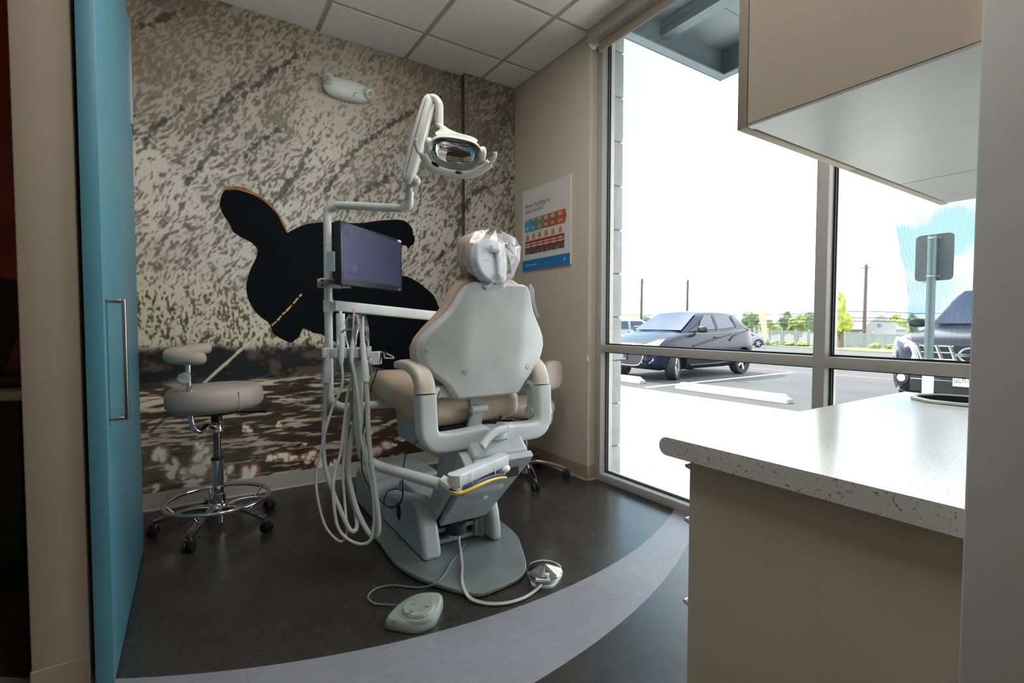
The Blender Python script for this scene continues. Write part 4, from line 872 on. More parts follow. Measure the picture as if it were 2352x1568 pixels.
def seat(root, z0, z1, r, tilt=0):
    b = MB(); h = z1-z0; R3 = Matrix.Rotation(tilt, 3, 'Y')
    b.lathe([(0, z0), (r*.8, z0), (r*.93, z0+h*.08), (r*.99, z0+h*.25), (r, z0+h*.5), (r*.985, z0+h*.74), (r*.94, z0+h*.9), (r*.86, z0+h*.98), (r*.5, z1+.004), (0, z1+.005)], (0, 0, 0), 56); b.v = [V(0, 0, z0)+R3 @ (p-V(0, 0, z0)) for p in b.v]; s_ = b.build('seat', vinyl2, root, smooth=60)
    return s_
st = thing('dental_stool', 'tan round stool with chrome foot ring and curved arm pad, beside the teal door', 'stool', group=None)
stool_base(st, .285, .60, .152, .240)
ss = seat(st, .630, .752, .224, -.03)
b = MB(); a0_ = -1.15; b.tube([((.2245)*math.cos(a0_)*.985, (.2245)*math.sin(a0_)*.985, z) for z in (.632, .66, .70, .735)], .0022, 6); b.build('seam', M('stool_seam', (120, 110, 102), .5), ss)
b = MB(); b.lathe([(.10, .605), (.12, .62), (.12, .628)], (0, 0, 0), 24); b.cyl((0, 0, .56), (0, 0, .61), .026, 20); b.build('seat_plate', black, st)
b = MB(); b.tube([(.05, -.03, .612), (.15, -.10, .612), (.22, -.145, .616)], [.005, .005, .009], 10); b.build('height_lever', black, st)
b = MB(); b.lathe([(.019, .508), (.029, .508), (.031, .513), (.029, .518), (.029, .553), (.031, .558), (.029, .563), (.019, .563)], (0, 0, 0), 28); b.build('clamp_collar', chrome, st)
# local frame: arm pad support leaves towards the viewer
SL = V(.098, 2.985, 0)
def loc_(px, py, D): return at(px, py, D)-SL
b = MB(); b.tube(sm([V(-.01, -.02, .532), loc_(475, 978, 2.49), loc_(462, 990, 2.44), loc_(449, 987, 2.41), loc_(441, 972, 2.40), loc_(437, 945, 2.39), loc_(435, 900, 2.38), loc_(433, 870, 2.38), loc_(432, 836, 2.38)], 6), .0125, 16); b.build('arm_support', chrome, st)
b = MB(); c = loc_(422, 869, 2.36); M_ = Matrix.Rotation(PI/2, 3, 'Y') @ Matrix.Rotation(.3, 3, 'X'); b.lathe([(.008, -.02), (.026, -.018), (.03, -.01), (.03, .006), (.024, .012), (0, .012)], c, 8, Matrix.Rotation(1.2, 3, 'X')); b.build('clamp_knob', M('knob_pale', (190, 196, 196), .4), st, smooth=30)
pth = sm([loc_(486, 799, 2.62), loc_(465, 800, 2.60), loc_(430, 806, 2.50), loc_(400, 812, 2.40), loc_(400, 820, 2.32), loc_(430, 823, 2.30), loc_(452, 823, 2.31), loc_(462, 822, 2.33)], 6)
NN = len(pth)
def pad(t):
    e = min(t, 1-t)/.09; k = math.sqrt(max(.04, 1-(1-min(1, e))**2)); return (.040*k, .030*k, .75)
b = MB(); b.tube(pth, .03, 22, sq=pad, up=(0, 0, 1)); b.build('arm_pad', vinyl2, st, smooth=70)
b = MB(); c = loc_(430, 836, 2.38); b.box(c+V(0, 0, .006), (.05, .05, .006)); b.build('pad_plate', chrome, st)
st.location = SL; st.rotation_euler = (0, 0, 0)
# rotate only the five-star base
for o in [x for x in bpy.data.objects if x.parent == st and x.name.split('.')[0] in ('leg', 'foot_ring')]: o.rotation_euler = (0, 0, math.radians(27))
st2 = thing('dental_stool', 'tan stool with back pad in the corner between chair and smile poster', 'stool')
stool_base(st2, .29, .44); seat(st2, .445, .55, .215)
S2 = V(1.93, 2.80, 0)
l2 = lambda px, py, D: at(px, py, D)-S2
b = MB(); b.lathe([(.08, .42), (.13, .44), (.13, .446)], (0, 0, 0), 24); b.build('seat_plate', black, st2)
D2 = (S2.x*.546+S2.y*.838)
b = MB(); b.tube(sm([V(0, 0, .43), l2(1225, 968, D2-.18), l2(1250, 970, D2-.22)], 4), .02, 14, sq=(.026, .008, .3), up=(0, 0, 1)); P = [l2(1258, 972, D2-.22), l2(1262, 955, D2-.22), l2(1255, 925, D2-.2), l2(1254, 885, D2-.16), l2(1256, 862, D2-.14)]
b.tube(P, .02, 14, sq=(.022, .005, .3), up=fw); b.build('back_bracket', chrome, st2, smooth=50)
b = MB(); q = l2(1262, 869, D2-.13); b.box(q, (.05, .03, .035)); b.lathe([(.02, -.02), (.02, .012), (0, .013)], q+V(0, -.01, 0), 18, Matrix.Rotation(PI/2, 3, 'X')); b.build('bracket_clamp', chrome, st2, bevel=.004)
b = MB(); q = l2(1268, 861, D2-.09); b.ell(q, (.034, .112, .098), .6, .6, Matrix.Rotation(-1.2, 3, 'Z'), 36, 20); b.build('back_pad', vinyl2, st2)
st2.location = S2
for o in [x for x in bpy.data.objects if x.parent == st2 and x.name.split('.')[0] == 'leg']: o.rotation_euler = (0, 0, math.radians(34))
# ================================================================== WALL ITEMS
po = thing('poster', 'white dental health poster with orange arrow on the cream wall', 'poster', (XR, 2.97, 1.5))
y0p, y1p, zp0, zp1 = 3.268, 2.678, 1.496, 2.12      # left edge at the larger Y
PW, PH = y0p-y1p, zp1-zp0
PPx = lambda u, v_, k=0: V(XR-.016-k, y0p-u*PW, zp0+v_*PH)
b = MB(); b.bx(XR-.016, XR-.001, y1p, y0p, zp0, zp1); b.build('board', M('poster_white', (226, 222, 218), .5, var=.01), po, smooth=0)
b = MB(); b.bx(XR-.012, XR-.0005, y1p-.012, y1p, zp0+.3*PH, zp1-.15*PH); 
def quad(mb, u0, v0, u1, v1, k=.0006): mb.add([PPx(u0, v0, k), PPx(u1, v0, k), PPx(u1, v1, k), PPx(u0, v1, k)], [(0, 1, 2, 3)])
cP = lambda n, c: M('poster_'+n, c, .5, var=.03, scale=30)
b = MB(); quad(b, 0, 0, 1, .125); b.build('footer_band', cP('blue', (28, 124, 190)), po, smooth=0)
b = MB(); b.text('How healthy is', .052, PPx(.065, .775, .001), (0, -1, 0), (0, 0, 1)); b.build('title_text', cP('ink', (70, 70, 74)), po, smooth=0)
b = MB(); b.text('your smile?', .052, PPx(.065, .71, .001), (0, -1, 0), (0, 0, 1)); b.build('title_accent', cP('accent', (40, 120, 180)), po, smooth=0)
segc = [(84, 164, 204), (98, 146, 152), (134, 134, 112), (160, 112, 72), (176, 98, 58), (192, 98, 44)]
ux = [.065, .20, .335, .475, .615, .76, .905]
for i in range(6):
    b = MB(); v0, v1 = .475, .635; P = [PPx(ux[i], v0, .0006), PPx(ux[i+1], v0, .0006), PPx(ux[i+1], v1, .0006), PPx(ux[i], v1, .0006)]
    if i == 0: P.append(PPx(ux[0]-.018, (v0+v1)/2, .0006))
    if i == 5: P.insert(2, PPx(ux[6]+.03, (v0+v1)/2, .0006))
    b.add(P, [list(range(len(P)))]); sg_ = b.build('arrow_segment', cP('seg%d' % i, segc[i]), po, smooth=0)
    b = MB()
    for r_, (vv, ln) in enumerate(((.62, .7), (.605, .5), (.59, .75), (.535, .5), (.524, .7), (.513, .65), (.502, .4))):
        if r_ < (1, 1, 2, 3, 3, 3)[i] or r_ >= 3: quad(b, ux[i]+.012, vv-.008 if r_ < 3 else vv-.004, ux[i]+.012+.12*ln, vv, .0012)
    b.build('caption_lines', white_p, sg_, smooth=0)
    # tooth drawing
    uc = ux[i]+.055; b = MB()
    def tri(pts, k): b.add([PPx(uc+a, q, k) for a, q in pts], [list(range(len(pts)))])
    tri([(-.055, .36), (.055, .36), (.03, .42), (.022, .455), (.012, .42), (0, .47), (-.012, .42), (-.022, .45), (-.03, .41)], .0008)
    tt = b.build('tooth_drawing', cP('tooth', (222, 186, 130)), po, smooth=0)
    b = MB(); 
    for dx in (-.02, 0, .02): tri([(dx-.005, .385), (dx+.005, .385), (dx+.003, .45), (dx-.003, .45)], .0014)
    b.build('root_canal', cP('root', (150, 50, 40)), tt, smooth=0)
b = MB(); quad(b, .065, .245, .895, .36); gp = b.build('gum_photo', cP('gum', (150, 50, 44)), po, smooth=0)
b = MB(); c2_ = MB(); rr_ = random.Random(3)
for i in range(6):
    ua, ub = .065+.83*i/6, .065+.83*(i+1)/6
    for k in range(5):
        u0_ = ua+.006+(ub-ua-.012)*k/5; u1_ = u0_+(ub-ua-.012)/5*.9; e = (.012, .008, .006, .008, .012)[k]+.004*rr_.random()
        b.add([PPx(u0_, .345-e, .0012), PPx(u0_+.004, .308+e*.6, .0012), PPx(u1_-.004, .308+e*.6, .0012), PPx(u1_, .345-e, .0012)], [(0, 1, 2, 3)])
        b.add([PPx(u0_+.003, .304, .0012), PPx(u1_-.003, .304, .0012), PPx(u1_-.001, .270+e, .0012), PPx(u0_+.001, .270+e, .0012)], [(0, 1, 2, 3)])
b.build('teeth', cP('enamel', (222, 214, 196)), gp, smooth=0)
t = NT('poster_xray'); nn = t.noise(t.coords((1, 90, 14)), 1.0, 3); xm = t.pbr(t.ramp(nn, [(.35, rgb(24, 24, 26)), (.52, rgb(92, 92, 96)), (.72, rgb(190, 190, 194))]), .5)
b = MB(); quad(b, .065, .165+.03, .895, .245); b.build('xray_photo', xm, po, smooth=0)
b = MB(); quad(b, .065, .055, .33, .062, .0012); b.build('footer_line', white_p, po, smooth=0)
b = MB()
for k in range(8):
    a = 2*PI*k/8; c = PPx(.90+.022*math.cos(a)*.62, .068+.022*math.sin(a)*.62*PW/PH*1.05, .0014); b.box(c, (.0006, .006, .0045), Matrix.Rotation(a, 3, 'X'))
b.build('ring_logo', white_p, po, smooth=0)
# emergency light
el = thing('emergency_light', 'white oval emergency light with two lamps high on the mural', 'emergency light', (.914, YB-.03, 2.666))
ec = oY(797, 207, YB-.03)
b = MB(); b.ell(ec, (.155, .042, .066), .7, .85, None, 48, 20); b.build('body', white_p, el)
for dx, dzz in ((-.118, .03), (.128, -.002)):
    b = MB(); b.tube([ec+V(dx, -.02, dzz), ec+V(dx+.01*(1 if dx > 0 else -1), -.05, dzz-.004), ec+V(dx+.012*(1 if dx > 0 else -1), -.056, dzz-.006)], [.034, .032, .028], 22); lh = b.build('lamp_head', white_p, el)
    b = MB(); q = ec+V(dx+.0125*(1 if dx > 0 else -1), -.0575, dzz-.006); b.lathe([(.019, 0), (.015, .003), (0, .004)], q, 20, Matrix.Rotation(PI/2, 3, 'X')); b.build('lamp_lens', M('lamp_lens', (168, 170, 168), .15), lh)
b = MB()
for dx, dzz in ((.035, -.028), (.048, -.022), (.035, -.044)): b.ell(ec+V(dx, -.0395, dzz), (.005, .003, .003))
b.split('indicator', dark, el)
# roller blind
rb = thing('roller_blind', 'rolled up beige roller blind with fascia at the head of the window', 'blind', (2.25, 1.0, 2.85))
b = MB(); b.bx(2.2, 2.288, -.40, 2.478, 2.906, H-.0075); b.build('fascia', fasc_m, rb, smooth=0, bevel=.002)
b = MB(); b.cyl((2.245, 2.468, 2.92), (2.245, 2.474, 2.92), .04, 24); b.build('end_bracket', plastic, rb)
b = MB(); b.bx(2.262, 2.268, -.38, 2.425, 2.862, 2.96); b.build('fabric', blind_m, rb, smooth=0)
b = MB(); b.bx(2.257, 2.273, -.38, 2.428, 2.848, 2.874); b.build('hem_bar', blind_m, rb, smooth=0, bevel=.002)
b = MB()
zb_ = oX(1358, 962, 2.243).z; ych = 2.515
for off in (-.012, .012):
    for i in range(int((2.90-zb_)/.012)): 
        z = zb_+.01+i*.012; b.ell((2.236, 2.472+off, z), (.0022, .0022, .0028), 1, 1, None, 6, 4)
b.tube([(2.236, 2.472-.012, 2.90), (2.236, 2.472-.012, zb_+.01), (2.236, 2.472, zb_), (2.236, 2.472+.012, zb_+.01), (2.236, 2.472+.012, 2.90)], .0008, 5)
o = b.build('bead_chain', M('bead_chain', (200, 196, 188), .4), rb); o['kind'] = 'stuff'
b = MB(); q = oX(1361, 823, 2.243); b.bx(2.238, 2.249, q.y-.006+.05, q.y+.006+.05, q.z-.02, q.z+.02); b.build('chain_clip', white_p, rb)
# ================================================================== CABINETS AND COUNTER
CX0, CX1, CZ = .897, 2.262, .82
pr = [(.2137, CZ-.042), (.2137, CZ), (.732, CZ)]+[(.732+.021*math.cos(a), CZ-.021+.021*math.sin(a)) for a in np.linspace(PI/2, -PI/2, 11)][1:]
t = NT('speckled_solid_surface'); v = t.coords(); n1 = t.noise(v, 190, 2); n2 = t.noise(v, 330, 1)
col = t.mix(t.ramp(n1, [(.63, (0, 0, 0, 1)), (.68, (1, 1, 1, 1))]), rgb(234, 230, 224), rgb(156, 134, 114)); col = t.mix(t.ramp(n2, [(.66, (0, 0, 0, 1)), (.7, (1, 1, 1, 1))]), col, rgb(232, 228, 222)); ctm = t.pbr(col, .22, 0, 0)
b = MB(); b.prism([(CX0, y, z) for y, z in pr], (CX1-CX0, 0, 0))
hc_ = oZ(2192, 921, CZ); cut = MB(); cut.cyl((hc_.x, hc_.y-.01, CZ-.1), (hc_.x, hc_.y-.01, CZ+.1), .114, 64)
tag(b.build('countertop', ctm, smooth=30, cut=cut), 'speckled off-white countertop with rounded edge and round waste hole', 'countertop')
hx, hy = hc_.x, hc_.y-.01
tb = thing('waste_bag', 'pale plastic bag lining the round waste hole in the countertop', 'waste bag', (hx, hy, .45))
b = MB(); rings = []
for (r_, z) in ((.123, CZ+.002), (.122, CZ+.008), (.114, CZ+.011), (.109, CZ+.006), (.108, CZ-.05), (.106, CZ-.2), (.103, .46)): rings.append([V(hx+(r_+.003*math.sin(9*2*PI*j/48+z*40))*math.cos(2*PI*j/48), hy+(r_+.003*math.sin(9*2*PI*j/48+z*40))*math.sin(2*PI*j/48), z) for j in range(48)])
b.loft(rings[:4], caps=False); b.build('bag_rim', M('bag_white', (222, 222, 220), .35), tb)
b = MB(); b.loft(rings[3:], caps=False); b.build('bag_lining', M('bag_dark', (58, 58, 60), .4), tb)
bc = thing('base_cabinet', 'taupe base cabinet under the speckled countertop', 'cabinet', (1.56, .45, 0))
b = MB(); b.bx(.918, .937, .2137, .684, 0, CZ-.042); b.build('end_panel', cab_m, bc, smooth=0)
b = MB(); b.bx(.937, 2.24, .23, .662, .09, .4); b.bx(.937, 2.24, .23, .25, .09, CZ-.043); b.bx(.937, 2.24, .25, .62, 0, .09); b.build('carcass', cab_m, bc, smooth=0)
k = 0
for (z0, z1) in ((.655, .772), (.466, .648), (.10, .459)):
    for (xa, xb_) in ((.920, 1.572), (1.578, 2.238)):
        b = MB(); b.bx(xa, xb_, .664, .683, z0, z1); dd = b.build('drawer_front', cab_m, bc, smooth=0, bevel=.001)
        b = MB(); 
        b.tube([(xa+.012, .684, z1-.02), (xa+.012, .704, z1-.016), (xb_-.012, .704, z1-.016), (xb_-.012, .684, z1-.02)], .0045, 10) ; b.build('pull', M('satin_pull', (214, 208, 210), .3, .6), dd)
wc = thing('wall_cabinet', 'taupe wall cabinet with pale underside above the countertop', 'cabinet', (1.43, .39, 1.45))
b = MB(); b.bx(.889, 1.98, .2137, .546, 1.456, 2.35); b.build('carcass', cab_m, wc, smooth=0)
b = MB(); b.bx(.9, 1.968, .216, .5445, 1.4515, 1.4558); up_ = b.build('underside', cab_w, wc, smooth=0)
b = MB(); b.bx(.8895, .907, .2137, .5455, 1.450, 1.4556); b.build('bottom_edge', cab_w, wc, smooth=0); b = MB(); b.bx(1.60, 1.6015, .216, .5445, 1.4508, 1.4515); b.build('panel_joint', cab_w, wc, smooth=0)
for (xa, xb_) in ((.889, 1.352), (1.355, 1.98)):
    b = MB(); b.bx(xa, xb_, .5485, .567, 1.45, 2.35); b.build('door', cab_m, wc, smooth=0, bevel=.0008)
# ================================================================== NEIGHBOURING ROOM SEEN PAST THE LEFT PARTITION
t = NT('red_mural'); v = t.coords(); colr = t.ramp(t.noise(v, 2.2, 2), [(.3, rgb(96, 20, 4)), (.7, rgb(176, 44, 14))]); rm = t.pbr(colr, .5)
rp = thing('red_wall_graphic', 'dark red wall graphic in the next room at the left edge', 'wall graphic', (-1.4, YB-.006, 0))
b = MB(); b.bx(-2.6, -.39, YB-.006, YB-.001, .1016, H-.01); b.build('panel', rm, rp, smooth=0)
sh = [oY(x, y, YB-.007) for x, y in ((-40, 615), (0, 636), (20, 640), (38, 646), (45, 760), (38, 775), (8, 860), (8, 880), (-60, 880))]
b = MB(); b.add(sh, [list(range(len(sh)))]); b.build('black_shape', M('print_black', (14, 12, 13), .6), rp, smooth=0)
ld = thing('side_table', 'narrow beige tabletop on a black pedestal in the next room', 'table', (-.85, 3.0, 0))
pz = .815
b = MB(); b.bx(-1.5, -.52, 2.62, 3.30, pz-.04, pz); b.build('tabletop', M('table_beige', (190, 170, 146), .45), ld, bevel=.015, seg=3)
b = MB(); b.bx(-.86, -.62, 2.86, 3.1, .02, pz-.04); b.bx(-1.1, -.53, 2.75, 3.2, 0, .03); b.build('pedestal', black, ld, smooth=0)
b = MB(); b.bx(-1.0, -.545, 2.75, 2.95, pz, pz+.05); tag(b.build('black_case', black, bevel=.012, seg=3), 'flat black case lying on the beige tabletop at the left edge', 'case')
# ================================================================== OUTSIDE
def g(x): return -.11 if x < 14 else -.11-.034*(x-14)
conc = M('sidewalk_concrete', (206, 203, 196), .85, var=.05, scale=3, bump=.1, bscale=150)
t = NT('asphalt'); v = t.coords(); n1 = t.noise(v, 1.1, 5, .6); n2 = t.noise(v, 60, 3); f = t.math('ADD', t.math('MULTIPLY', n1, .6), t.math('MULTIPLY', n2, .4))
asph = t.pbr(t.ramp(f, [(.3, rgb(48, 47, 48)), (.7, rgb(68, 67, 68))]), .85, 0, 0, n2, .2)
paint_w = M('parking_paint_white', (200, 198, 195), .7); paint_r = M('parking_paint_red', (190, 84, 84), .7)
stone = M('stone_block', (150, 151, 149), .8, var=.06, scale=9, bump=.3, bscale=60); mortar = M('mortar', (122, 121, 116), .9)
canm = M('canopy_steel', (104, 118, 124), .45, .1, .03); deckm = M('canopy_deck', (118, 130, 134), .5, .1, .03)
# building face beside the window: staggered stone blocks
b = MB(); b.bx(2.434, 2.54, 2.50, 5.0, -.1, 4.2); b.k = 1
z = -.1; i = 0
while z < 4.1:
    y = 2.488; L0 = (.40, .2)[i % 2]
    while y < 4.6:
        b.bx(2.436, 2.556, y+.004, min(y+L0, 4.9)-.004, z+.005, z+.300); y += L0; L0 = .6
    z += .305; i += 1
struct(b, 'wall_exterior', [mortar, stone], 'stone block facing outside the left window jamb', smooth=0, bevel=.004)
# sidewalk slabs, curb, lot
b = MB(); b.bx(2.434, 6.22, -12, 22, -.2, -.012)
ys = [2.44-1.52*k for k in range(-13, 10)]
for y in ys:
    for xa, xb_ in ((2.434, 4.18), (4.186, 6.05)): b.bx(xa, xb_, y-1.514, y, -.02, -.006)
b.bx(6.056, 6.22, -12, 22, -.11, -.006)
struct(b, 'sidewalk', [conc], 'sunlit concrete sidewalk outside the window', smooth=0)
b = MB(); b.add([(6.2, -25, -.11), (14, -25, -.11), (14, 70, -.11), (6.2, 70, -.11)], [(0, 1, 2, 3)]); b.add([(14, -25, -.11), (90, -25, g(90)), (90, 70, g(90)), (14, 70, -.11)], [(0, 1, 2, 3)])
b.k = 1
for yy in (6.20, 3.28, .36, 9.12): b.bx(7.0, 12.2, yy-.05, yy+.05, -.111, -.106)
b.add([(24, 8, g(24)+.006), (24.3, 8, g(24.3)+.006), (24.3, 20, g(24.3)+.006), (24, 20, g(24)+.006)], [(0, 1, 2, 3)])
b.k = 2; b.bx(12.35, 12.45, -4, 20, -.111, -.106)
struct(b, 'parking_lot', [asph, paint_w, paint_r], 'grey asphalt parking lot with white and red lines', smooth=0)
grass_m = M('grass_verge', (88, 106, 50), .9, var=.2, scale=8)
b = MB()
P = [(40, 8), (70, 16), (84, 30), (84, 68), (68, 50), (58, 33), (44, 17)]
b.add([(x, y, g(x)+.03) for x, y in P], [list(range(len(P)))]); struct(b, 'lawn', [grass_m], 'grass verge in front of the white fence', smooth=0)
# wheel stops
def wstop(y0, y1, label):
    b = MB(); x = 7.40; pr = [(x-.10, -.11), (x-.085, -.03), (x-.045, .015), (x+.045, .015), (x+.085, -.03), (x+.10, -.11)]
    c = .10
    b.loft([[(a, y0, z-.11*0 if z < 0 else z-.0) for a, z in pr]] and [[V(x+(a-x)*.9, y0, min(z, -.05)) for a, z in pr], [V(a, y0+c, z) for a, z in pr], [V(a, y1-c, z) for a, z in pr], [V(x+(a-x)*.9, y1, min(z, -.05)) for a, z in pr]])
    return tag(b.build('wheel_stop', M('precast_concrete', (150, 148, 143), .85, bump=.2, bscale=120), bevel=.006), label, 'wheel stop', 'concrete wheel stops in the parking lot')
wstop(3.79, 5.80, 'concrete wheel stop in the empty parking space'); wstop(6.63, 8.62, 'concrete wheel stop in front of the dark hatchback')
# entrance canopy over the window
b = MB(); Z0 = 3.30; Z1 = 3.56
b.k = 1
yy = -4.0
while yy < 2.80:
    b.bx(2.434, 4.11, yy, min(yy+.40, 2.80)-.006, Z1, Z1+.04); yy += .40
b.k = 0
b.bx(2.434, 4.11, 2.786, 2.80, Z0, Z1+.05); b.bx(2.434, 4.10, 2.71, 2.79, Z0, Z0+.012)
b.bx(4.096, 4.11, -4, 2.80, Z0, Z1+.05); b.bx(4.03, 4.10, -4, 2.71, Z0, Z0+.012)
for xx in (3.32,): b.bx(xx-.05, xx+.05, -4, 2.79, Z1-.13, Z1-.002)
b.bx(2.434, 2.46, -4, 2.79, Z1-.2, Z1)
struct(b, 'canopy', [canm, deckm], 'blue grey steel canopy above the window outside', smooth=0)
# ------------------------------------------------------------------ vehicles
car_glass = None
t = NT('car_glass'); p_ = t.n('ShaderNodeBsdfPrincipled'); p_.inputs['Base Color'].default_value = (.01, .02, .05, 1); p_.inputs['Roughness'].default_value = .03; p_.inputs['IOR'].default_value = 1.6; t.l(p_.outputs[0], t.out.inputs[0]); car_glass = t.m
tyre = M('tyre', (30, 30, 32), .75); rimm = M('alloy_rim', (200, 202, 206), .2, .9); lampg = M('headlamp_glass', (214, 218, 222), .12, .3); redl = M('tail_lamp_red', (196, 20, 36), .15); wht = M('plate_white', (226, 228, 226), .4); pblk = M('plate_black', (20, 20, 22), .4)
def wheel(root, x, y, r, w, steer=0, nspoke=5):
    Mz = Matrix.Rotation(steer, 3, 'Z'); sgn = 1 if y > 0 else -1; c = V(x, y, r); A = Mz @ V(0, sgn, 0); MX = Mz @ Matrix.Rotation(-PI/2*sgn, 3, 'X')
    b = MB(); h = w/2; b.lathe([(r*.66, -h), (r*.94, -h), (r, -h*.7), (r, h*.7), (r*.94, h), (r*.68, h), (r*.66, h*.8), (r*.66, -h)], c, 40, MX, caps=False); wh = b.build('wheel', tyre, root)
    b = MB(); b.lathe([(r*.66, h*.2), (r*.67, h*.85), (r*.62, h*.9), (r*.6, h*.2), (r*.66, h*.2)], c, 36, MX, caps=False)
    b.lathe([(0, h*.75), (r*.14, h*.72), (r*.16, h*.4), (r*.15, 0)], c, 24, MX)
    for k in range(nspoke):
        a = 2*PI*k/nspoke; dr = MX @ V(math.cos(a), math.sin(a), 0); b.tube([c+A*h*.55+dr*r*.1, c+A*h*.62+dr*r*.63], .02, 10, sq=(r*.11, .018, .5), up=A)
    b.build('rim', rimm, wh, smooth=50)
    b = MB(); b.lathe([(0, h*.05), (r*.62, h*.05)], c, 30, MX); b.build('brake_disc', dark, wh)
def car(name, label, col, L, W, wb, xf, r, hood, green, belt, detail):
    """local: x from nose to tail, y across, z above the road"""
    root = thing(name, label, 'car'); hw = W/2
    paint = M(name+'_paint', col, .25, 0, .02, coat=.12, spec=.3)
    xs, zt_, nb = hood      # stations of the shoulder line
    rings = []
    for i, x in enumerate(xs):
        f = x/L; k = 1-.20*max(0, 1-f/.09)**2-.14*max(0, 1-(1-f)/.07)**2; w_ = hw*k; zt1 = zt_[i]; zb = .20+.06*max(0, 1-f/.12)+.10*max(0, 1-(1-f)/.1)
        mid = zb+.5*(zt1-zb)
        half = [(0, zb), (w_*.80, zb), (w_*.95, zb+.06), (w_*.985, zb+.16), (w_, mid), (w_*.985, zt1-.14), (w_*.95, zt1-.05), (w_*.86, zt1-.005), (w_*.55, zt1+.02), (0, zt1+.028)]
        rings.append([V(x, y, z) for y, z in half]+[V(x, -y, z) for y, z in half[-2:0:-1]])
    rings = [[V(xs[0]-.03, p.y*.9, .5*p.z+.5*(.2+zt_[0])/2+.02) for p in rings[0]]]+rings+[[V(xs[-1]+.03, p.y*.9, .55*p.z+.45*.6) for p in rings[-1]]]
    cut = MB()
    for xw in (xf, xf+wb):
        for sg in (-1, 1): cut.cyl((xw, sg*(hw-.26), r), (xw, sg*(hw+.2), r), r*1.16, 36)
    b = MB(); b.loft(rings); body = b.build('body', paint, root, smooth=50, cut=cut)
    # greenhouse
    (xa, za), (xb, zb), (xc, zc), (xd, zd) = green; gy0, gy1 = hw*.90, hw*.70
    nrow = 8; rings = []
    top = lambda x: np.interp(x, [xa, xb, (xb+xc)/2, xc, xd], [za, zb, max(zb, zc)+.03, zc, zd]); bel = lambda x: np.interp(x, [xa, xd], belt)
    for x in [xa, xa+.25*(xb-xa), xa+.5*(xb-xa), xa+.75*(xb-xa), xb-.04, xb+.12, xb+.4*(xc-xb), xb+.7*(xc-xb), xc-.1, xc+.05, xc+.5*(xd-xc), xd]:
        zt1 = top(x); zb1 = min(bel(x), zt1-.005)-.02; fr_ = (zt1-zb1)/(max(zb, zc)-min(belt)); yt = gy0+(gy1-gy0)*min(1, fr_)
        half = [(0, zb1), (gy0, zb1), (gy0-.3*(gy0-yt), zb1+.35*(zt1-zb1)), (yt+.01, zt1-.045), (yt-.05, zt1-.01), (yt*.6, zt1+.012), (0, zt1+.02)]
        rings.append([V(x, y, z) for y, z in half]+[V(x, -y, z) for y, z in half[-2:0:-1]])
    b = MB(); b.loft(rings); b.build('cabin', paint, root, smooth=45)
    yat = lambda x, z: gy0+(gy1-gy0)*min(1, max(0, (z-bel(x))/(max(zb, zc)-min(belt))))+.012
    for sg in (-1, 1):
        for pts in detail['win']:
            b = MB(); P = [V(x, sg*yat(x, z), z) for x, z in pts]; b.prism(P, (0, sg*.004, 0)); b.build('side_window', car_glass, root, smooth=0)
        for (p0, p1) in detail.get('pillar', ()):
            b = MB(); b.tube([V(p0[0], sg*(yat(*p0)+.003), p0[1]), V(p1[0], sg*(yat(*p1)+.003), p1[1])], .02, 8, sq=(.035, .006, .5), up=(0, sg, 0)); b.build('pillar_trim', black, root)
        b = MB(); mxp = detail['mirror']; b.ell((mxp[0], sg*(hw+.10), mxp[1]), (.07, .11, .07), .6, .7); b.bx(mxp[0]-.02, mxp[0]+.03, *sorted((sg*(hw-.08), sg*(hw+.05))), mxp[1]-.06, mxp[1]-.03); b.build('mirror', black if detail.get('mblack', 1) else paint, root)
        for nm, pts, mt in detail['side']:
            b = MB(); P = sm([V(x, sg*y, z) for x, y, z in pts], 4); b.tube(P, .012, 8, sq=(.018, .01, .6), up=(0, sg, 0)); b.build(nm, mt, root)
    a_, q_ = V(xa, 0, za), V(xb, 0, zb); nn = V(-(zb-za), 0, xb-xa).normalized()
    def wsp(tt, y): p = a_+(q_-a_)*tt; return V(p.x, y, p.z)+nn*.024
    b = MB(); b.prism([wsp(.06, -gy0*.90), wsp(.06, gy0*.90), wsp(.93, gy1*.90), wsp(.93, -gy1*.90)], nn*.006); b.build('windshield', car_glass, root, smooth=0)
    a2, q2 = V(xd, 0, zd), V(xc, 0, zc); n2 = V((zc-zd), 0, xd-xc).normalized()
    b = MB(); b.prism([V(*(a2+(q2-a2)*t_))+n2*.02+V(0, y, 0) for t_, y in ((.1, -gy0*.8), (.1, gy0*.8), (.9, gy1*.85), (.9, -gy1*.85))], n2*.005); b.build('rear_window', car_glass, root, smooth=0)
    for i, xw in enumerate((xf, xf+wb)):
        for sg in (-1, 1): wheel(root, xw, sg*(hw-.115), r, .2, detail.get('steer', 0) if i == 0 else 0)
    return root, paint, body
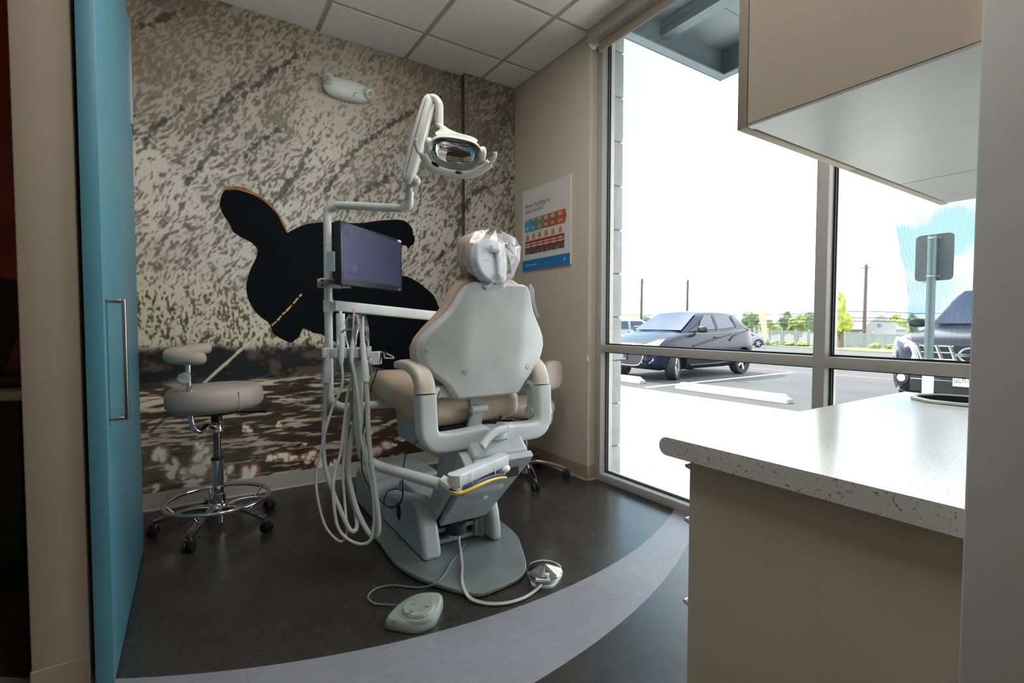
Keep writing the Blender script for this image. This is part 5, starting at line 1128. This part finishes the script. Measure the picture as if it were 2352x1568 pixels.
# hatchback
hb, hp, hbody = car('hatchback', 'dark blue-grey small hatchback parked at left, seen through the window', (20, 26, 42), 3.64, 1.62, 2.385, .74, .292,
    ([0, .06, .2, .45, .8, 1.1, 1.6, 2.2, 2.8, 3.2, 3.45, 3.6], [.64, .72, .80, .88, .955, 1.0, 1.01, 1.03, 1.06, 1.08, 1.06, .98], 0),
    ((1.0, .99), (1.78, 1.43), (2.95, 1.44), (3.5, 1.06)), (.97, 1.09),
    dict(win=[[(1.52, 1.04), (2.13, 1.06), (2.09, 1.37), (1.88, 1.375), (1.70, 1.25)], [(2.23, 1.06), (2.86, 1.10), (2.84, 1.17), (2.70, 1.37), (2.19, 1.38)]],
         pillar=[((2.18, 1.05), (2.14, 1.37)), ((2.92, 1.10), (2.82, 1.36))], mirror=(1.42, 1.06), steer=math.radians(24),
         side=[('crease_trim', [(1.25, .815, .70), (1.7, .82, .79), (2.2, .82, .88), (2.62, .812, .95)], black), ('crease_trim', [(2.55, .815, .80), (2.72, .815, .90), (2.95, .805, .97), (3.3, .77, 1.02)], black), ('door_handle', [(2.0, .822, .87), (2.16, .822, .885)], black), ('sill_trim', [(1.15, .80, .30), (1.9, .81, .30), (2.7, .80, .32)], black)]))
b = MB(); b.prism([(-.035, y, z) for y, z in ((-.52, .34), (-.40, .30), (.40, .30), (.52, .34), (.58, .58), (-.58, .58))], (-.012, 0, 0)); gr = b.build('lower_grille', black, hb, bevel=.004)
b = MB(); b.tube(sm([(-.05, -.60, .60), (-.052, -.56, .44), (-.05, -.42, .325), (-.05, 0, .315), (-.05, .42, .325), (-.052, .56, .44), (-.05, .60, .60)], 5), .010, 8); b.build('grille_trim', chrome, gr)
b = MB(); b.bx(-.062, -.05, -.155, .155, .42, .575); pl_ = b.build('number_plate', pblk, hb, smooth=0)
b = MB(); b.text('BUY-SE11', .098, (-.0635, .142, .466), (0, -1, 0), (0, 0, 1), xs=.50); b.text('AUDIO REALTY', .036, (-.0635, .13, .428), (0, -1, 0), (0, 0, 1)); b.bx(-.0635, -.0625, -.14, .14, .548, .556); b.build('plate_text', wht, pl_, smooth=0)
for sg in (-1, 1):
    b = MB(); b.prism([V(x, sg*y, z) for x, y, z in ((-.03, .42, .66), (.03, .60, .655), (.22, .745, .72), (.40, .775, .86), (.24, .72, .84), (.06, .58, .765), (-.02, .46, .70))], V(-.03, sg*.03, .012)); b.build('headlight', lampg, hb, bevel=.008)
    b = MB(); b.prism([V(x, sg*y, z) for x, y, z in ((-.02, .50, .37), (.07, .66, .37), (.13, .72, .44), (.12, .70, .52), (.02, .56, .47))], V(-.03, sg*.012, 0)); b.build('fog_lamp', lampg, hb, bevel=.006)
    b = MB(); b.prism([V(x, sg*y, z) for x, y, z in ((3.36, .735, 1.05), (3.50, .70, 1.06), (3.62, .66, .95), (3.63, .66, .82), (3.5, .74, .84), (3.42, .755, .95))], V(.01, sg*.025, 0)); b.build('tail_lamp', redl, hb, bevel=.008)
hb.location = (7.70, 7.44, -.11)
# suv
sv, sp_, sbody = car('suv', 'dark navy suv facing the window behind the signpost at right', (18, 21, 38), 4.75, 1.86, 2.85, .86, .37,
    ([0, .05, .2, .5, .9, 1.3, 1.8, 2.6, 3.4, 4.2, 4.6, 4.72], [.86, .94, 1.0, 1.05, 1.09, 1.13, 1.13, 1.14, 1.15, 1.15, 1.12, 1.05], 0),
    ((1.25, 1.13), (2.0, 1.70), (4.0, 1.70), (4.65, 1.15)), (1.12, 1.16),
    dict(win=[[(1.85, 1.2), (2.6, 1.2), (2.55, 1.6), (2.2, 1.6)], [(2.7, 1.2), (3.5, 1.2), (3.45, 1.6), (2.66, 1.6)]], mirror=(1.55, 1.20), mblack=0,
         side=[('door_handle', [(2.4, .94, 1.02), (2.55, .94, 1.02)], sp_ if False else black)]))
b = MB(); b.prism([(-.04, y, z) for y, z in ((-.42, .66), (.42, .66), (.55, .92), (-.55, .92))], (-.012, 0, 0)); gr = b.build('grille', black, sv, bevel=.004)
for sg in (-1, 1):
    b = MB()
    for zz in (.90, .82, .735): b.tube([(-.058, sg*.16, zz), (-.054, sg*(.54-(.92-zz)*.5), zz)], .012, 8)
    for y in (.20, .33, .45, .53): b.tube([(-.058, sg*(y-.07), .69), (-.058, sg*y, .91)], .012, 8, sq=(.02, .01, .5), up=(-1, 0, 0))
    b.split('grille_bar', chrome, gr)
    b = MB(); b.prism([V(x, sg*y, z) for x, y, z in ((-.02, .50, .70), (.04, .68, .69), (.20, .84, .74), (.34, .87, .92), (.30, .84, 1.0), (.12, .70, .985), (-.01, .56, .93))], V(-.035, sg*.03, .012)); b.build('headlight', lampg, sv, bevel=.012)
    b = MB(); b.lathe([(.10, 0), (.095, .02), (.06, .03), (.055, .015), (0, .01)], (.0, sg*.70, .47), 28, Matrix.Rotation(-PI/2, 3, 'Y') @ Matrix.Rotation(-sg*.3, 3, 'X')); b.build('fog_lamp', dark, sv)
    b = MB(); b.lathe([(0, .02), (.05, .018)], (-.01, sg*.70, .47), 24, Matrix.Rotation(-PI/2, 3, 'Y')); b.build('fog_lens', lampg, sv)
b = MB(); b.tube([(-.075, .105*math.cos(a), .80+.085*math.sin(a)) for a in np.linspace(0, 2*PI, 33)[:-1]], .014, 10, True); b.bx(-.09, -.066, -.135, .135, .782, .818); em = b.build('emblem', chrome, gr)
b = MB(); b.text('NISSAN', .034, (-.0915, .07, .789), (0, -1, 0), (0, 0, 1)); b.build('emblem_text', black, em, smooth=0)
b = MB(); b.bx(-.06, -.03, -.6, .6, .30, .48); b.build('lower_grille', black, sv, bevel=.02)
b = MB(); b.bx(-.085, -.062, -.155, .155, .415, .565); pl_ = b.build('number_plate', wht, sv, smooth=0)
b = MB(); b.text('GCM-9', .112, (-.0865, .146, .458), (0, -1, 0), (0, 0, 1), xs=.46); b.text('The Lone Star State', .022, (-.0865, .10, .428), (0, -1, 0), (0, 0, 1)); b.build('plate_text', M('plate_ink', (50, 50, 60), .5), pl_, smooth=0)
sv.location = (7.95, 1.92, -.11)
# far cars
def sedan(name, label, col, loc, rz):
    c_, _, _ = car(name, label, col, 4.6, 1.8, 2.7, .95, .33,
        ([0, .06, .2, .6, 1.1, 1.5, 2.2, 3.0, 3.7, 4.2, 4.5, 4.58], [.62, .70, .76, .84, .90, .94, .95, .97, .99, 1.0, .97, .90], 0),
        ((1.3, .93), (2.0, 1.42), (3.0, 1.42), (3.95, 1.0)), (.93, 1.0),
        dict(win=[[(1.9, 1.0), (2.45, 1.0), (2.42, 1.34), (2.15, 1.34)], [(2.55, 1.0), (3.3, 1.03), (3.0, 1.33), (2.52, 1.34)]], mirror=(1.75, 1.0), mblack=0, side=[('door_handle', [(2.4, .905, .85), (2.5, .905, .85)], black)]))
    c_.location = loc; c_.rotation_euler = (0, 0, rz); return c_
p = at(1700, 790, 43); sedan('sedan', 'small white sedan parked far away behind the dark hatchback', (128, 129, 130), (p.x-1.9, p.y+1.5, g(p.x)), math.radians(-58+22))
p = at(1405, 760, 22); sedan('sedan', 'silver sedan roof just visible left of the hatchback windshield', (96, 102, 108), (p.x-1.0, p.y+1.5, g(p.x)), math.radians(-40))
# signpost
sx_, sy_ = 7.12, oX(2137, 700, 7.12).y
sg = thing('street_sign', 'grey back of a street sign on a round steel post outside', 'sign', (sx_, sy_, -.11))
galv = M('galvanised_steel', (104, 120, 122), .4, .5); zt = oX(2140, 541, 7.12).z
b = MB(); b.cyl((sx_, sy_, -.11), (sx_, sy_, zt), .044, 24); b.build('post', galv, sg)
b = MB(); b.cyl((sx_, sy_, -.11), (sx_, sy_, .50), .052, 24); b.build('post_sleeve', M('sleeve_white', (222, 226, 226), .5), sg)
za, zb_ = oX(2103, 647, 7.17).z, oX(2103, 543, 7.17).z; ya, yb_ = oX(2191, 600, 7.17).y, oX(2102, 600, 7.17).y
def rrect(y0, y1, z0, z1, r, x):
    out = []
    for cy, cz, a0 in ((y1-r, z1-r, 0), (y0+r, z1-r, 90), (y0+r, z0+r, 180), (y1-r, z0+r, 270)):
        for k in range(6): a = math.radians(a0+18*k); out.append(V(x, cy+r*math.cos(a), cz+r*math.sin(a)))
    return out
b = MB(); b.prism(rrect(ya, yb_, za, zb_, .05, 7.17), (.004, 0, 0)); b.build('sign_plate', M('sign_back', (86, 92, 94), .45, .3), sg, smooth=0)
for zz in (zb_-.05, za+.05):
    b = MB(); b.tube([(sx_+.05*math.cos(a), sy_+.05*math.sin(a), zz) for a in np.linspace(0, 2*PI, 20)[:-1]], .006, 6, True); b.bx(sx_+.03, sx_+.055, sy_-.07, sy_+.07, zz-.012, zz+.012); b.build('clamp', steel, sg)
# fence
def gz(D, px): p = at(px, 745, D); return p
ff = thing('picket_fence', 'long white picket fence far across the parking lot', 'fence', (60, 38, g(60)))
fm = M('fence_white', (132, 133, 133), .6)
A, B_ = at(1733, 750, 62), at(2092, 750, 66); A.z = B_.z = 0; nP = 12; fd_ = (B_-A)/nP; fh = 1.95
for k in range(nP+1):
    q = A+fd_*k; z = g(q.x)-.0; b = MB(); b.box((q.x, q.y, z+fh/2+.05), (.16, .16, fh+.1)); b.lathe([(.12, 0), (.12, .06), (0, .14)], (q.x, q.y, z+fh+.1), 4); b.build('fence_post', fm, ff, smooth=0)
    if k < nP:
        b = MB(); r_ = q+fd_; zz = .5*(g(q.x)+g(r_.x)); n_ = 9
        for j in range(1, n_+1): w_ = q+fd_*(j/(n_+1)); b.box((w_.x, w_.y, zz+fh/2), (.09, .09, fh-.1))
        ang = math.atan2(fd_.y, fd_.x)
        for h_ in (.15, fh-.08): b.box(((q.x+r_.x)/2, (q.y+r_.y)/2, zz+h_), (fd_.length, .06, .14), Matrix.Rotation(ang, 3, 'Z'))
        b.build('fence_panel', fm, ff, smooth=0)
# trees
leafm = {}
def tree(px, yt, D, wpx, label, col, cat='tree', trunk=True):
    base = at(px, 745, D); gx = g(base.x); top = at(px, yt, D).z; w_ = wpx*D/1125/2; h = top-gx
    root = thing('tree', label, cat, (base.x, base.y, gx), 'trees beyond the fence')
    key = col
    lm = M('leaves_%d_%d_%d' % col, col, .7, var=.25, scale=1.5)
    b = MB(); rnd = random.Random(px*7+yt)
    for k in range(7):
        c = V(base.x+rnd.uniform(-.45, .45)*w_, base.y+rnd.uniform(-.45, .45)*w_, gx+h*rnd.uniform(.42, .80)); rr = w_*rnd.uniform(.45, .7); rz = h*rnd.uniform(.16, .26)
        o = len(b.v); b.ell(c, (rr, rr, rz), 1, 1, None, 16, 10)
        for i in range(o, len(b.v)):
            d = b.v[i]-c; b.v[i] = c+d*(1+.35*mnoise.noise(b.v[i]*(2.2/w_)))
        for _ in range(70):
            th, ph = rnd.uniform(0, 2*PI), rnd.uniform(-1, 1); s_ = math.sqrt(1-ph*ph); q = c+V(rr*s_*math.cos(th), rr*s_*math.sin(th), rz*ph)*rnd.uniform(.95, 1.25); e = .07*w_
            u = V(rnd.gauss(0, 1), rnd.gauss(0, 1), rnd.gauss(0, 1)).normalized()*e; v2 = V(rnd.gauss(0, 1), rnd.gauss(0, 1), rnd.gauss(0, 1)).normalized()*e
            b.add([q-u, q+v2, q+u, q-v2], [(0, 1, 2, 3)])
    b.build('crown', lm, root, smooth=0, fix=False)
    b = MB(); b.tube([(base.x, base.y, gx-.1), (base.x, base.y, gx+h*.55)], [.05*h, .03*h], 10); b.build('trunk', M('bark', (96, 82, 68), .9), root)
G1, G2, G3, G4 = (74, 90, 58), (104, 112, 58), (86, 98, 70), (124, 122, 60)
for args in ((1722, 714, 86, 40, 'grey-green tree left of the tall yellow feather flag', G3), (1768, 728, 80, 44, 'yellow-green round tree just right of the tall feather flag', G2), (1800, 716, 90, 40, 'dark green tree second right of the tall feather flag', G1), (1832, 722, 82, 42, 'olive tree beyond the fence left of the window mullion', G2), (1858, 714, 92, 34, 'dark green tree partly hidden by the window mullion', G1),
             (1932, 666, 58, 44, 'tall yellow-green tree right of the window mullion', (134, 136, 60)), (1992, 722, 92, 34, 'green tree behind the tall utility pole', G3), (2060, 716, 92, 46, 'green tree right of the white gable', G2), (2095, 722, 96, 34, 'green tree beside the suv mirror', G1),
             (1436, 730, 84, 30, 'green tree seen left of the hatchback', G2), (1482, 724, 90, 26, 'small tree behind the hatchback windshield pole', G3), (1682, 722, 96, 26, 'small green tree above the hatchback tailgate', G3)): tree(*args)
# shrubs along the fence
for px in (1775, 1815, 1845, 2008, 2048):
    q = at(px, 788, 60); gx = g(q.x); b = MB(); c = V(q.x, q.y, gx+.25); b.ell(c, (.7, .7, .4), 1, 1, None, 14, 8); b.v = [c+(p_-c)*(1+.5*mnoise.noise(p_*3)) for p_ in b.v]
    o = b.build('shrub', M('shrub_green', (96, 106, 66), .8, var=.3, scale=3), smooth=0)
    tag(o, 'low green shrub at the foot of the white fence', 'shrub', 'shrubs at the foot of the white fence')
# utility poles
wood = M('pole_wood', (84, 72, 66), .9)
poles = []
for px, yt, D, r_, lb in ((1472, 640, 80, .24, 'utility pole left of the hatchback roof'), (1577, 643, 84, .24, 'utility pole rising behind the hatchback roof'), (1985, 608, 74, .27, 'tall utility pole in front of the white gable'), (2128, 640, 70, .22, 'utility pole partly hidden behind the street sign post')):
    q = at(px, 745, D); zt = at(px, yt, D).z; b = MB(); b.cyl((q.x, q.y, g(q.x)-.2), (q.x+.02*D*.1, q.y, zt), r_, 12, r_*.75); root = thing('utility_pole', lb, 'utility pole', (q.x, q.y, g(q.x)-.2)); b.build('pole', wood, root)
    b = MB(); b.box((q.x, q.y, zt-.5), (.12, 1.4, .1)); b.build('crossarm', wood, root); poles.append((q.x, q.y, zt))
for y_, lb in ((716, 'topmost thin black power line above the trees'), (730, 'middle thin black power line across the trees'), (738, 'lowest thin black power line across the trees')):
    b = MB(); b.tube(sm([at(1400, y_+6, 78), at(1577, y_+10, 82), at(1780, y_+6, 78), at(1985, y_-1, 74), at(2128, y_+4, 74), at(2300, y_, 74)], 5), .06, 6); tag(b.build('power_line', dark), lb, 'power line')
# white house with gable
hs = thing('house', 'white house with a gable front beyond the fence', 'house', (70, 32, g(70)))
hm = M('house_siding', (132, 131, 129), .7); rf = M('house_roof', (112, 108, 104), .8)
dirv = (at(2080, 745, 78)-at(1950, 745, 78)); dirv.z = 0; dirv.normalize(); nrm = V(dirv.y, -dirv.x, 0)
if nrm.dot(fw) > 0: nrm = -nrm
def hp_(px, py, D=78): return at(px, py, D)
gb = g(hp_(2015, 745).x)-.3
def vz(p, z): return V(p.x, p.y, z)
w0, w1 = hp_(1947, 757), hp_(2080, 757)
b = MB(); b.prism([vz(w0, gb), vz(w1, gb), w1, vz(w0, w1.z)], -nrm*6); b.build('wall', hm, hs, smooth=0)
a0_, a1_, a2_ = hp_(1982, 745), hp_(2017, 722), hp_(2052, 747)
b = MB(); b.prism([vz(a0_, gb)+nrm*.6, vz(a2_, gb)+nrm*.6, a2_+nrm*.6, a1_+nrm*.6, vz(a0_, a2_.z)+nrm*.6], -nrm*6); b.build('gable', hm, hs, smooth=0)
r0_, r1_ = hp_(1942, 758), hp_(2086, 758); q0, q1 = hp_(1958, 746), hp_(2076, 746)
b = MB(); b.prism([r0_+nrm*.4, r1_+nrm*.4, q1-nrm*3, q0-nrm*3], V(0, 0, .15)); b.build('roof', rf, hs, smooth=0)
b = MB(); c = hp_(2014, 747)+nrm*.65; b.box(c, (.5, .08, .45), Matrix.Rotation(math.atan2(dirv.y, dirv.x), 3, 'Z')); b.build('gable_vent', M('vent_grey', (96, 100, 100), .6), hs, smooth=0)
# feather flags
ylw = M('flag_yellow', (206, 186, 130), .6)
for px, yt, yb2, wpx, D, lb in ((1754, 712, 786, 20, 40, 'tall pale yellow feather flag between the white sedan and the trees'), (1456, 716, 752, 15, 40, 'pale yellow feather flag at the left of the hatchback windshield')):
    q = at(px, 745, D); root = thing('feather_flag', lb, 'flag', (q.x, q.y, g(q.x)))
    P = [at(px-wpx*.6, yt+8, D), at(px-wpx*.35, yt, D), at(px+wpx*.2, yt+2, D), at(px+wpx*.3, yt+20, D), at(px+wpx*.5, yb2-14, D), at(px+wpx*.25, yb2, D), at(px+wpx*.05, yb2-6, D)]
    b = MB(); b.prism(P, fw*.02); b.build('banner', ylw, root, smooth=0)
    b = MB(); b.cyl((P[5].x, P[5].y, g(q.x)), P[6], .03, 8); b.build('flagpole', steel, root)
# ================================================================== LIGHT, SKY, VIEW
w = bpy.data.worlds.new('world'); S.world = w; w.use_nodes = True; nt = w.node_tree; nt.nodes.clear()
N = lambda k, **a: nt.nodes.new(k)
out = N('ShaderNodeOutputWorld'); bg = N('ShaderNodeBackground'); tc = N('ShaderNodeTexCoord'); mp = N('ShaderNodeMapping'); mp.inputs['Scale'].default_value = (1, 1, 2.2)
nz = N('ShaderNodeTexNoise'); nz.inputs['Scale'].default_value = 2.1; nz.inputs['Detail'].default_value = 6
cr = N('ShaderNodeValToRGB'); e = cr.color_ramp.elements; e[0].position = .36; e[0].color = (.2, .35, .46, 1); e[1].position = .52; e[1].color = (.92, .97, 1, 1)
L = nt.links.new
L(tc.outputs['Generated'], mp.inputs[0]); L(mp.outputs[0], nz.inputs['Vector']); L(nz.outputs['Fac'], cr.inputs[0]); dp_ = N('ShaderNodeVectorMath'); dp_.operation = 'DOT_PRODUCT'; dp_.inputs[1].default_value = tuple(ray(2150, 545).normalized()); nm_ = N('ShaderNodeVectorMath'); nm_.operation = 'NORMALIZE'
L(tc.outputs['Generated'], nm_.inputs[0]); L(nm_.outputs[0], dp_.inputs[0]); mr = N('ShaderNodeMapRange'); mr.inputs[1].default_value = .991; mr.inputs[2].default_value = .9985; L(dp_.outputs['Value'], mr.inputs[0])
n2_ = N('ShaderNodeTexNoise'); n2_.inputs['Scale'].default_value = 9; n2_.inputs['Detail'].default_value = 5; L(tc.outputs['Generated'], n2_.inputs['Vector']); r2_ = N('ShaderNodeValToRGB'); r2_.color_ramp.elements[0].position = .44; r2_.color_ramp.elements[1].position = .6; r2_.color_ramp.elements[0].color = (1, 1, 1, 1); r2_.color_ramp.elements[1].color = (0, 0, 0, 1); L(n2_.outputs['Fac'], r2_.inputs[0])
mu_ = N('ShaderNodeMath'); mu_.operation = 'MULTIPLY'; L(mr.outputs[0], mu_.inputs[0]); L(r2_.outputs[0], mu_.inputs[1])
mx_ = N('ShaderNodeMix'); mx_.data_type = 'RGBA'; mx_.inputs[7].default_value = (.2, .36, .43, 1); L(mu_.outputs[0], mx_.inputs[0]); L(cr.outputs[0], mx_.inputs[6]); L(mx_.outputs[2], bg.inputs[0]); L(bg.outputs[0], out.inputs[0])
bg.inputs[1].default_value = SKY_E = 5.6
sl = bpy.data.lights.new('sun', 'SUN'); sl.energy = 12; sl.angle = math.radians(.6); sl.color = (1, .96, .9)
so = bpy.data.objects.new('sun', sl); COL.objects.link(so); so.location = (6, 20, 20)
so.rotation_euler = V(.12, -.62, -.78).to_track_quat('-Z', 'Y').to_euler()
vs_ = S.view_settings; S.display_settings.display_device = 'sRGB'
vs_.view_transform = 'Standard'; vs_.look = 'None'; vs_.exposure = 0; vs_.gamma = 1; vs_.use_curve_mapping = False
